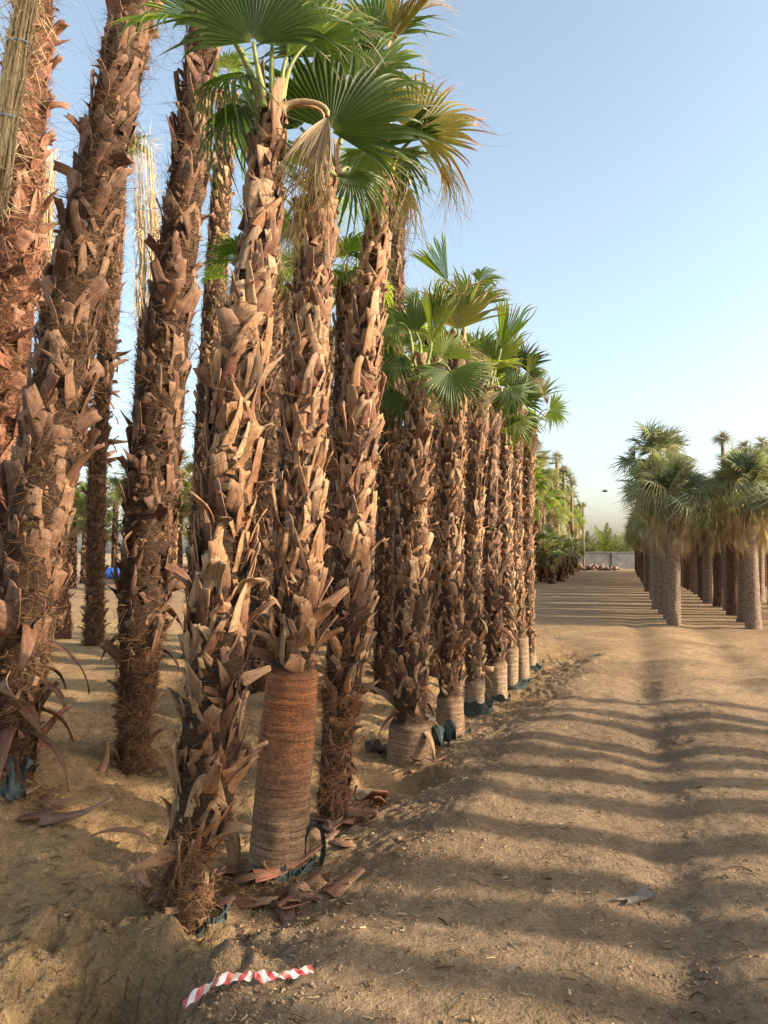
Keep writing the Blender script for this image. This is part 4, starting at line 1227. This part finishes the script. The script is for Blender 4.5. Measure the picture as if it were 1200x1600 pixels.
# far green-and-dry block on the left of the track
def shaggy(seed, h, r, n, R, leafmat, dead=8, mat='boot'):
    rg = np.random.default_rng(seed)
    tk = Straight(h, r, r * .8, (rg.normal(0, .15), 0))
    e = empty('shaggy_palm', (0, 0, 0))
    cp = core_proto(tk, rg, .85, None, 16, .1, .1)
    m = MB(); m.add(*cp[:3], cp[3]); link('trunk', m.mesh('trunk', MAT['core']), e)
    jm = MB()
    for hh, M, s_ in boot_places(tk, rg, .05, h, 30, .8, .5, 1.1): 
        kd = pick(rg, S); jm.addp(BOOTS[kd][int(rg.integers(3))], M, rg.random())
    props(link('leaf_bases', jm.mesh('leaf_bases', MAT[mat]), e), kind='stuff')
    random_crown(e, tk, rg, n, R, .5, (-.6, 1.35), mats=(leafmat,), dead=dead, joined=True)
    return e
sh = [shaggy(501, 3.6, .2, 16, .75, 'leaf', 14), shaggy(502, 4.4, .19, 15, .65, 'leaf_far', 16), shaggy(503, 1.3, .18, 11, .6, 'leaf_far', 6), shaggy(504, 3.0, .22, 16, .7, 'leaf_far', 16)]
HG = 'green and dry palms of the far left block'
for ri in range(4):
    for k in range(30 if ri == 0 else 22):
        y = 34 + 1.35 * k + prg.normal(0, .3); x = 5.7 + .335 * (y - 34) - 1.7 * ri + prg.normal(0, .25)
        src = sh[int(prg.choice([0, 1, 3, 0]))]
        place(src, used, (x, y, gz(x, y)), prg.uniform(0, 6.28), prg.uniform(1.25, 1.6),
              label='brown-trunked green-topped palm in the %s of the far left block' % (['track-side row', 'middle row', 'back row', 'back row'][ri]), group=HG + ' ' + 'abcc'[ri].replace('a', 'by the track').replace('b', 'middle').replace('c', 'back'))
for i, (px, Y, s, lb) in enumerate(((876, 41, 1.35, 'low bushy dark green palm at the foot of the far left block'), (893, 52, 1.2, 'small bushy green palm beside the far end of the track'), (862, 38, 1.1, 'low fan palm nearest in the far left block'), (884, 46, 1.2, 'broad low fan palm between the two bushy ones by the track'),
                                  (868, 43, 1.3, 'tall bushy green palm behind the low ones by the track'), (899, 60, 1.5, 'last low bushy palm before the log heap'), (850, 40, 1.4, 'green fan palm half hidden by the end of the front row'))):
    p = at(px, 863 + 1848 / Y, Y)
    place(sh[2], used, (p[0], p[1], 0), i * 2.0, s, label=lb, group='low bushy palms by the track')
# palms seen through the gaps on the far left
LG = 'distant palms seen between the left trunks'
nlp = 0
for k in range(16):
    for j in range(3):
        Y = 32 + 7 * j + prg.normal(0, .6); px = -60 + 24 * k + prg.normal(0, 5)
        if (122 < px < 165 and j == 0) or (158 < px < 196 and j < 2): continue
        p = at(px, 863, Y)
        src = sh[int(prg.choice([0, 1, 1, 3]))] if px > 120 else sh[int(prg.choice([0, 3, 1]))]
        nlp += 1
        place(src, used, (p[0], p[1], gz(p[0], p[1])), prg.uniform(0, 6.28), prg.uniform(.95, 1.25), label='distant thin palm seen through the gaps between the left-hand trunks', group=LG)
print('copies done', len(bpy.data.objects))

# ================================================================== far wall, date palms, logs
wm = MB()
def box(m, x0, x1, y0, y1, z0, z1):
    v = [(x, y, z) for z in (z0, z1) for y in (y0, y1) for x in (x0, x1)]
    q = [(0, 2, 3, 1), (4, 5, 7, 6), (0, 1, 5, 4), (2, 6, 7, 3), (0, 4, 6, 2), (1, 3, 7, 5)]
    # separate faces so edges stay sharp
    V = []; Q = []
    for f in q:
        Q.append([len(V) + i for i in range(4)]); V += [v[i] for i in f]
    m.add(V, Q)
WY = 71.0
wall = empty('boundary_wall', (20, WY, 0))
props(wall, 'low whitish concrete boundary wall at the far end of the track', 'wall')
mb = MB(); box(mb, -12, 50, -.1, .1, -.3, 1.55); link('wall_face', mb.mesh('wall_face', MAT['wall'], False), wall)
mb = MB(); box(mb, -12, 50, -.16, .16, 1.552, 1.66); link('coping', mb.mesh('coping', MAT['wall'], False), wall)
for i in range(12, 28):
    mb = MB(); box(mb, -.2, .2, -.06, .05, -.3, 1.55); o = link('pier', mb.mesh('pier', MAT['wall'], False), wall, loc=(-58 + 4 * i, -.105, 0))

def date_palm(seed, n, L, leafmat, h):
    rg = np.random.default_rng(seed)
    e = empty('date_palm', (0, 0, 0))
    tk = Straight(h, .28, .22)
    cp = core_proto(tk, rg, .9, None, 14, .15, .1)
    m = MB(); m.add(*cp[:3], cp[3]); link('trunk', m.mesh('trunk', MAT['scaly']), e)
    for i in range(n):
        phi = i * 2.4 + rg.normal(0, .2); el = 1.45 - 1.5 * (i / n) + rg.normal(0, .1)
        pts = [tk.top]; d = np.array([math.cos(phi) * math.cos(el), math.sin(phi) * math.cos(el), math.sin(el)])
        for k in range(12):
            pts.append(pts[-1] + d * L / 12); d = unit(d + np.array([0, 0, -.055 - .03 * math.cos(el)]))
        pts = np.array(pts); m = MB()
        m.addp(tube(pts, np.linspace(.035, .008, len(pts)), 5, False), None, .9)
        side = unit(np.cross(pts[3] - pts[0], [0, 0, 1.0]) + 1e-6)
        ts = np.linspace(1.5, 11.8, 42)
        for tq in ts:
            b = np.array([np.interp(tq, range(13), pts[:, j]) for j in range(3)]); f = tq / 12
            T_ = unit(pts[min(12, int(tq) + 1)] - pts[int(tq)])
            ll = .55 * math.sin(math.pi * min(1, f * .85 + .12)) + .1
            for sgn in (-1, 1):
                dd_ = unit(side * sgn + T_ * .8 + np.array([0, 0, .35]) + rg.normal(0, .1, 3))
                q = [b, b + dd_ * ll * .5, b + dd_ * ll + np.array([0, 0, -.08])]
                nrm = unit(np.cross(dd_, T_)); wv = unit(np.cross(dd_, nrm)) * .018
                V = [q[0] - wv, q[0] + wv, q[1] - wv, q[1] + wv, q[2]]
                m.add(V, [(0, 1, 3, 2)], [(2, 3, 4)], np.tile([.4, 0, rg.random()], (5, 1)))
        link('frond', m.mesh('frond', MAT[leafmat], False), e)
    return e
dp = [date_palm(601, 38, 3.0, 'leaf_far', .6), date_palm(602, 30, 2.8, 'leaf_grey', 1.2)]
for i, (px, Y, k, lb) in enumerate(((946, 76, 0, 'feathery date palm just behind the wall, centre of the gap'), (915, 80, 1, 'feathery date palm behind the wall, left of the gap'), (978, 82, 1, 'feathery date palm behind the wall near the right-hand block'),
                                  (928, 90, 0, 'further date palm behind the wall, left'), (962, 92, 1, 'further date palm behind the wall, right'), (995, 88, 0, 'date palm behind the wall hidden by the right block'))):
    p = at(px, 863, Y)
    place(dp[k], used, (p[0], p[1], -.2), i * 1.1, 1.35 if i == 0 else 1.1 - .04 * (i > 2), label=lb, group='date palms behind the wall')

lm = MB(); lrg2 = np.random.default_rng(9)
for i in range(70):
    x = lrg2.uniform(-2.3, 2.0); z = .1 + abs(lrg2.normal(0, .22)) * max(0.1, 1 - abs(x) / 2.6)
    a = lrg2.uniform(0, 3.14); d = np.array([math.cos(a), math.sin(a), lrg2.normal(0, .25)]) * lrg2.uniform(.15, .4)
    c0 = np.array([x, lrg2.uniform(-.9, .9), z])
    lm.addp(tube(np.array([c0 - d, c0, c0 + d]), lrg2.uniform(.07, .15), 7, True), None, lrg2.random())
p = at(927, 863 + 1848 / 66, 66)
o = link('log_pile', lm.mesh('log_pile', MAT['log']), loc=(p[0], p[1], 0))
props(o, 'heap of cut brown palm offcuts in front of the far wall', 'log pile', kind='stuff')

# bird in the sky
bmb = MB()
bmb.addp(tube([(-.28, 0, 0), (-.15, 0, .01), (0, 0, .02), (.14, 0, .01), (.2, 0, .02), (.26, 0, .01)], [.01, .045, .06, .045, .03, .004], 8))
for s in (-1, 1):
    bmb.add([(-.08, 0, .03), (.1, 0, .03), (.05, s * .28, .14), (-.1, s * .28, .13), (-.06, s * .6, .06)], [(0, 1, 2, 3)], [(3, 2, 4)])
o = link('bird', bmb.mesh('bird', MAT['bird']), loc=at(945, 768, 60)); o.rotation_euler = (0, 0, 2.6)
props(o, 'small dark bird gliding in the pale sky above the far wall', 'bird')

# blue drum lying on the sand
def drum():
    e = empty('plastic_drum', at(178, 863 + 1848 / 44, 44) * np.array([1, 1, 0]))
    e.rotation_euler = (0, 0, .35)
    props(e, 'blue plastic drum lying on its side between the left trunks', 'drum')
    prof = [(0, .02), (.0, .30), (.03, .33), (.2, .34), (.33, .34), (.36, .365), (.39, .34), (.66, .34), (.69, .365), (.72, .34), (.85, .34), (1.02, .33), (1.05, .30), (1.05, .02)]
    th = np.linspace(0, 2 * np.pi, 32, endpoint=False)
    V = np.array([[(h - .5, r * math.cos(a), .36 + r * math.sin(a)) for a in th] for h, r in prof]).reshape(-1, 3)
    m = MB(); m.add(V, grid_quads(len(prof), 32, True)); link('body', m.mesh('body', MAT['barrel']), e)
    m = MB(); m.addp(tube([(.55, .15, .45), (.60, .15, .45)], .05, 10)); link('bung', m.mesh('bung', MAT['barrel']), e)
drum()

# ================================================================== bags at the feet of the palms
def bag(tk, fr, hgt, a0, a1, seed, label, flap=0.0, mat='bag'):
    """torn woven pot bag: an open upright rim around part of the trunk foot"""
    rg = np.random.default_rng(seed)
    c = tk.base; rx = ry = tk.P[0, 3] * fr; hgt = hgt * .9 + .03
    e = empty('grow_bag', c)
    props(e, label, 'grow bag', 'torn woven bags at the feet of the palms')
    n, k = 30, 6
    th = np.linspace(RAD(a0), RAD(a1), n)
    V = []
    ph = rg.uniform(0, 6)
    for j in range(k):
        f = j / (k - 1)
        r = 1 + .10 * f * np.sin(th * 3 + ph) + .07 * np.sin(th * 7 + ph * 2) * f + flap * f * f + .03 * rg.normal(0, 1, n) * f
        z = hgt * f * (1 + .35 * np.sin(th * 2.3 + ph)) - .05
        if flap: z = z - flap * hgt * .5 * f ** 3
        V.append(np.stack([rx * r * np.cos(th), ry * r * np.sin(th), z + 0.02 * rg.normal(0, 1, n) * f], -1))
    V = np.array(V).reshape(-1, 3)
    m = MB(); m.add(V, grid_quads(k, n)); m.add(V * np.array([.98, .98, 1]), grid_quads(k, n)[:, ::-1])
    link('bag_wall', m.mesh('bag_wall', MAT[mat], False), e)
    # rolled-over strip and folds
    m = MB()
    top = V[-n:]; top = top + np.array([0, 0, .004])
    m.addp(tube(top + rg.normal(0, .003, top.shape), .007, 6, True)); link('rolled_rim', m.mesh('rolled_rim', MAT[mat]), e)
    return e
def flapsheet(px, py, w, h, seed, label, rot=0.0, mat='bag', name='bag_scrap', curl=1.0, up=.12):
    rg = np.random.default_rng(seed)
    c = ground_pt(px, py)
    n, k = 14, 10
    u = np.linspace(-.5, .5, n); v = np.linspace(-.5, .5, k); U, Vv = np.meshgrid(u, v)
    q = rg.uniform(0, 6)
    Zz = .02 + up * np.abs(np.sin(U * 5 * curl + Vv * 3 + q)) * (0.5 + 0.5 * np.cos(Vv * 4 + q)) + (.008 if up > .05 else .0015) * rg.normal(0, 1, U.shape)
    X = w * U * (1 + .25 * np.sin(Vv * 5 + q)); Y_ = h * Vv * (1 + .2 * np.sin(U * 6)) + .25 * h * np.sin(U * 4 + q)
    c_, s_ = math.cos(rot), math.sin(rot)
    P = np.stack([X * c_ - Y_ * s_, X * s_ + Y_ * c_, Zz], -1)
    gzv = ground_h(c[0] + P[..., 0], c[1] + P[..., 1]) - c[2]
    P[..., 2] += gzv
    m = MB(); P = P.reshape(-1, 3); m.add(P, grid_quads(k, n)); m.add(P - np.array([0, 0, .003]), grid_quads(k, n)[:, ::-1])
    o = link(name, m.mesh(name, MAT[mat], False), loc=c)
    props(o, label, 'plastic scrap')
    return o
rB = 98 / 2 / F * 4.0
b_ = bag(tB, 1.12, .07, -100, 40, 1, 'green woven bag edge round the foot of the bare-trunked palm')
def handle():   # standing loop of bag webbing at the right of the bare trunk
    m = MB(); th = np.linspace(-1.5, 1.5 + math.pi, 22)
    path = np.array([(.05 * math.cos(a) * 1.0 + .19, -.03 + .03 * math.cos(a), .13 + .13 * math.sin(a)) for a in th])
    T_ = np.gradient(path, axis=0); T_ /= np.linalg.norm(T_, axis=1)[:, None]
    w = np.array([0.55, -0.8, 0.1]) * .022
    V = np.stack([path - w, path + w], 1).reshape(-1, 3)
    m.add(V, grid_quads(22, 2)); m.add(V + np.array([0.003, .003, 0]), grid_quads(22, 2)[:, ::-1])
    link('webbing_handle', m.mesh('webbing_handle', MAT['bag'], False), b_)
handle()
bag(tA, 1.15, .05, -60, 15, 2, 'green bag remnant at the foot of the nearest palm')
bag(tE, 1.15, .04, -150, 20, 3, 'thin green bag rim under the slim palm')
bag(tF, 1.55, .15, -175, 60, 4, 'open teal bag standing round the sixth front palm', .25)
bag(tG, 1.4, .08, -150, 40, 5, 'low teal bag round the seventh front palm', .1)
bag(tH, 1.8, .12, -140, 60, 6, 'dark green open bag at the eighth front palm', .3)
bag(tJ, 1.8, .09, -150, 60, 7, 'small dark bag at the last front palm', .2)
flapsheet(692, 1168, .24, .22, 11, 'torn grey-green bag scrap standing right of the pale ringed foot', .4, up=.20)
flapsheet(605, 1180, .30, .14, 12, 'pale bag scrap at the edge of the small hole', -.1, mat='film', up=.10)
flapsheet(997, 1405, .26, .05, 13, 'crumpled grey plastic strip lying on the wheel track', .7, mat='film', up=.006)
flapsheet(25, 1232, .14, .2, 14, 'black-green bag scrap at the foot of the leaning left palm', .2, up=.14)
flapsheet(545, 1258, .12, .1, 15, 'teal bag scrap right of the third front palm', .1, up=.08)

# ================================================================== barrier tape
def tape():
    pts = [(286, 1592), (330, 1582), (372, 1566), (398, 1557), (425, 1552), (455, 1541), (488, 1529)]
    P = np.array([ground_pt(*p) + np.array([0, 0, .018 + .012 * (i % 2)]) for i, p in enumerate(pts)])
    P = smooth_path(P, 70)
    e0, e1 = ground_pt(286, 1590), ground_pt(488, 1529)          # it bridges the hollow between two high spots
    f_ = np.linspace(0, 1, 70)[:, None]
    P = e0 + (e1 - e0) * f_ + np.array([0.0, 1.0, 0.0]) * .012 * np.sin(f_ * 7)
    G = np.max([ground_h(P[:, 0] + dx, P[:, 1] + dy) for dx in (-.02, 0, .02) for dy in (-.02, 0, .02)], axis=0)
    P[:, 2] = np.maximum(P[:, 2] - .03 * np.sin(f_[:, 0] * math.pi), G + .012)
    P[:, 2] = np.convolve(np.pad(P[:, 2], 10, mode='reflect', reflect_type='odd'), np.ones(21) / 21, 'valid') + .008
    T_ = np.gradient(P, axis=0); T_[:, 2] *= .3; T_ /= np.linalg.norm(T_, axis=1)[:, None]
    side = np.cross(T_, [0, 0, 1.0]); side /= np.linalg.norm(side, axis=1)[:, None]
    s = np.linspace(0, 1, 70)
    tw = -.6 + .12 * np.sin(s * 9) + math.pi * sstep(.515, .55, s)
    w = .015 * (1 + .12 * np.sin(s * 23)) * (1 - .25 * np.exp(-((s - .53) / .03) ** 2)) * (1 - .3 * np.exp(-((s - .8) / .04) ** 2))
    across = side * np.cos(tw)[:, None] + np.array([0, 0, 1.0]) * np.sin(tw)[:, None]
    k = 5; V = []
    for u in np.linspace(-1, 1, k):
        V.append(P + across * (w * u)[:, None] + np.array([0, 0, 1]) * (.010 + .004 * np.sin(s * 31 + u * 1.5) + .003 * np.sin(s * 77 - u * 2))[:, None])
    V = np.stack(V, 1).reshape(-1, 3)
    a = np.zeros((len(V), 3)); a[:, 0] = np.repeat(s, k); a[:, 1] = np.tile(np.linspace(0, 1, k), 70)
    m = MB(); m.add(V, grid_quads(70, k), None, a); m.add(V + np.array([0, 0, -.0012]), grid_quads(70, k)[:, ::-1], None, a)
    o = link('barrier_tape', m.mesh('barrier_tape', MAT['tape']))
    props(o, 'twisted red and white striped barrier tape lying on the soil', 'barrier tape')
tape()

# ================================================================== fallen leaf bases
FG = 'fallen leaf bases on the soil'
def fallen(px, py, kd, i, s, rot, tiltz, mat, label, lift=.02, flip=False):
    if kd == 'long' and not flip: tiltz -= .38; lift += .12
    c = ground_pt(px, py)
    ca, sa = math.cos(rot), math.sin(rot)
    Yv = np.array([ca, sa, tiltz]); Yv = unit(Yv); Zv = np.array([0, 0, -1.0 if flip else 1.0]); Zv = unit(Zv - Yv * (Zv @ Yv)); Xv = np.cross(Yv, Zv)
    o = link('fallen_leaf_base', boot_mesh(kd, i, mat), None, mat4(Xv, Yv, Zv, c + np.array([0, 0, lift * .6]), s))
    props(o, label, 'leaf base', FG)
R_ = 'boot_red'
fallen(395, 1385, 'long', 0, 1.15, 0.5, .1, R_, 'salmon curled leaf base beside the hairy foot of the nearest palm')
fallen(352, 1340, 'long', 1, 1.1, -1.15, -.45, 'boot', 'long pale-edged leaf base leaning off the nearest palm onto the soil', .22, True)
fallen(420, 1372, 'wide', 1, 1.4, .3, .1, R_, 'broad salmon leaf base below the bare trunk', .05)
fallen(455, 1365, 'point', 1, 1.1, .2, .05, 'boot', 'pale curled leaf base right of the broad salmon one', .03)
fallen(440, 1415, 'wide', 0, 1.5, .6, .15, 'boot_dark', 'dark purple-brown leaf base nearest the track', .03)
fallen(490, 1410, 'wide', 2, 1.2, 2.4, .1, 'boot_dark', 'dark upturned leaf base at the right end of the litter', .02)
fallen(512, 1400, 'stub', 2, 1.3, .7, .15, 'boot_dark', 'pointed leaf base sticking up from the litter end', .03)
fallen(505, 1300, 'wide', 2, 1.1, .9, .25, 'boot', 'tan leaf base cup right of the green bag', .04)
fallen(520, 1290, 'curl', 0, 1.2, 0.1, .1, 'boot', 'curled tan leaf base on the heap right of the green bag', .07)
fallen(545, 1285, 'long', 3, .9, -.4, 0, 'boot_dark', 'long brown leaf base on the heap before the third palm', .05)
fallen(535, 1312, 'wide', 0, 1.0, -1.4, 0, R_, 'small reddish leaf base below the heap', .02)
fallen(578, 1250, 'wide', 1, 1.3, -1.1, .5, R_, 'bright red-orange upright leaf base in the small hollow', .03)
fallen(592, 1256, 'stub', 1, .9, -1.6, .4, R_, 'second red-orange leaf base in the small hollow', .02)
fallen(70, 1290, 'long', 3, 1.2, .1, .03, 'boot', 'pale long leaf base lying in sun between the left palms', .02)
fallen(25, 1283, 'point', 3, 1.3, 0.2, 0, R_, 'pinkish leaf base at the left edge of the soil', .02)
fallen(152, 1218, 'long', 1, .8, 1.4, .9, 'boot_dark', 'small upright leaf base left of the fibre-covered foot', 0)
fallen(232, 1330, 'peel', 0, 1.1, .4, .6, 'boot_dark', 'dark drooping leaf base left of the nearest palm', .15)
fallen(260, 1372, 'long', 2, 1.2, -.5, -.05, 'boot_dark', 'long flat dark leaf base under the nearest palm', .03)
fallen(232, 1392, 'point', 0, 1.1, 2.2, .05, 'boot_dark', 'curved grey leaf base at the pit rim', .03)
fallen(218, 1200, 'point', 1, 1.2, .1, .0, 'boot', 'pale leaf base at the foot of the dark shaggy palm', .02)
fallen(285, 1195, 'curl', 1, 1.1, .8, .0, 'boot', 'curled leaf base on the sunlit sand between the palms', .02)
fallen(60, 1190, 'peel', 1, 1.2, -.6, .2, R_, 'reddish strap hanging on the soil by the leaning palm', .1)
fallen(340, 1418, 'wide', 2, .8, 1.2, 0, 'boot', 'little pale leaf base in front of the nearest palm', .01)
fallen(475, 1385, 'stub', 2, 1.0, -.2, 0, 'boot', 'flat stub amid the litter below the bare trunk', .02)
fallen(640, 1205, 'stub', 3, .7, .5, .0, 'boot', 'small tan stub on the rim of the hole', .02)

hrg = np.random.default_rng(3)
for i in range(34):
    cx_, cy_, rx_, ry_ = ((430, 1385, 75, 35), (535, 1300, 45, 30), (285, 1380, 60, 30), (225, 1205, 60, 16), (60, 1255, 70, 25), (655, 1185, 45, 12))[i % 6 if i > 12 else i % 2]
    fallen(cx_ + hrg.uniform(-1, 1) * rx_, cy_ + hrg.uniform(-1, 1) * ry_, ['stub', 'wide', 'vee', 'curl', 'point'][i % 5], i % 3, hrg.uniform(.6, 1.1), hrg.uniform(0, 6.28), hrg.uniform(-.05, .35),
           ['boot', 'boot_dark', 'boot_red'][i % 3], 'brown leaf base lying loose in the litter around the feet of the front palms', hrg.uniform(.01, .09), hrg.random() < .4)

# scattered crumbs, twigs and fibres: nobody could count them
def scatter():
    rg = np.random.default_rng(88)
    ico_v = []; phi = (1 + 5 ** .5) / 2
    for a, b in ((1, phi), (-1, phi), (1, -phi), (-1, -phi)):
        ico_v += [(0, a, b), (a, b, 0), (b, 0, a)]
    ico_v = np.array(ico_v) / math.sqrt(1 + phi * phi)
    # convex hull faces of an icosahedron by brute force
    fs = []
    for i in range(12):
        for j in range(i + 1, 12):
            for k in range(j + 1, 12):
                d = [np.linalg.norm(ico_v[i] - ico_v[j]), np.linalg.norm(ico_v[j] - ico_v[k]), np.linalg.norm(ico_v[i] - ico_v[k])]
                if max(d) < 1.1:
                    nn = np.cross(ico_v[j] - ico_v[i], ico_v[k] - ico_v[i])
                    fs.append((i, j, k) if nn @ ico_v[i] > 0 else (i, k, j))
    fs = np.array(fs)
    n = 26000
    y = 1.9 + 10 * rg.random(n) ** 1.6; x = rg.uniform(-1, 1, n) * (0.62 * y) + .1
    d = row_d(x, y)
    pd = np.sqrt(((x + 1.17) / 0.62) ** 2 + ((y - 2.62) / 0.76) ** 2)
    keep = rg.random(n) < (0.20 + .75 * np.exp(-((d - .5) / .4) ** 2) + .9 * (pd < 1.5) + .5 * (d < 0))
    x, y = x[keep], y[keep]; n = len(x)
    s = .003 + .008 * rg.random(n) ** 3 + .006 * rg.random(n) ** 14
    z = ground_h(x, y) + s * .2
    V = ico_v[None] * s[:, None, None] * rg.uniform(.45, 1.4, (n, 12, 1)) * (rg.uniform(.6, 1.3, (n, 1, 3)) * np.array([1, 1, .65])) + np.stack([x, y, z], -1)[:, None, :]
    Tn = (fs[None] + (np.arange(n) * 12)[:, None, None]).reshape(-1, 3)
    a = np.zeros((n * 12, 3)); a[:, 2] = np.repeat(rg.random(n), 12)
    o = link('clods', proto_mesh((V.reshape(-1, 3), np.zeros((0, 4), int), Tn, a), 'clods', MAT['clod'], False))
    props(o, 'small dry soil clods and pebbles scattered over the sand', kind='stuff')
    m = MB()
    for i in range(4200):
        yy = 1.9 + 9 * rg.random() ** 1.5; xx = rg.uniform(-1, 1) * .6 * yy
        d = float(row_d(xx, yy))
        if d > .9 and rg.random() > .5: continue
        L = rg.uniform(.02, .09) * (2.0 if rg.random() < .06 else 1); a_ = rg.uniform(0, 6.28); cv = rg.normal(0, 1.2)
        k = 5; al = a_ + cv * np.linspace(0, 1, k)
        px_ = xx + np.cumsum(np.cos(al)) * L / k; py_ = yy + np.cumsum(np.sin(al)) * L / k
        pz = ground_h(px_, py_) + .004 + .012 * np.sin(np.linspace(0, 3.1, k)) * rg.random()
        w = rg.uniform(.0012, .003) * (2.2 if rg.random() < .07 else 1)
        p = tube(np.stack([px_, py_, pz], -1), w * .7, 3, False, rg.random())
        m.add(p[0], p[1], None, p[3])
    m2 = MB()
    for i in range(900):
        yy = 1.9 + 9 * rg.random() ** 1.4; xx = rg.uniform(-.5, 1) * .6 * yy
        L = rg.uniform(.015, .07) * (2.0 if rg.random() < .05 else 1); a_ = rg.uniform(0, 6.28); al = a_ + rg.normal(0, .7) * np.linspace(0, 1, 4)
        px_ = xx + np.cumsum(np.cos(al)) * L / 4; py_ = yy + np.cumsum(np.sin(al)) * L / 4
        pz = ground_h(px_, py_) + .004 + .006 * rg.random()
        p = tube(np.stack([px_, py_, pz], -1), rg.uniform(.001, .0026) * (1.8 if rg.random() < .06 else 1), 4, True, rg.random()); m2.add(p[0], p[1], p[2], p[3])
    props(link('straw_bits', m2.mesh('straw_bits', MAT['straw'], False)), 'pale dry straw bits strewn over the track', kind='stuff')
    o = link('dry_litter', m.mesh('dry_litter', MAT['fibre'], False)); props(o, 'dry twigs, fibres and leaf shreds littering the soil', kind='stuff')
    # heap of fine fibres round the feet of the first palms
    m = MB()
    for (px, py, rr, n_) in ((300, 1395, .26, 700), (440, 1390, .24, 500), (525, 1285, .2, 420), (225, 1195, .2, 300), (40, 1245, .2, 300), (640, 1175, .22, 260), (575, 1262, .14, 160)):
        c = ground_pt(px, py)
        for i in range(n_):
            r = rr * math.sqrt(rg.random()); a_ = rg.uniform(0, 6.28); xx, yy = c[0] + r * math.cos(a_), c[1] + r * math.sin(a_)
            L = rg.uniform(.04, .16); al = rg.uniform(0, 6.28) + rg.normal(0, 1.3) * np.linspace(0, 1, 5)
            px_ = xx + np.cumsum(np.cos(al)) * L / 5; py_ = yy + np.cumsum(np.sin(al)) * L / 5
            pz = ground_h(px_, py_) + .006 + .05 * rg.random() * (1 - r / rr) + .02 * np.sin(np.linspace(0, 3.1, 5)) * rg.random()
            rb = ribbon(np.stack([px_, py_, pz], -1), .004, rg); m.add(rb[0], rb[1], None, rb[3])
    o = link('fibre_litter', m.mesh('fibre_litter', MAT['fibre'], False)); props(o, 'tangled fallen palm fibre around the trunk feet', kind='stuff')
scatter()
print('objects', len(bpy.data.objects))
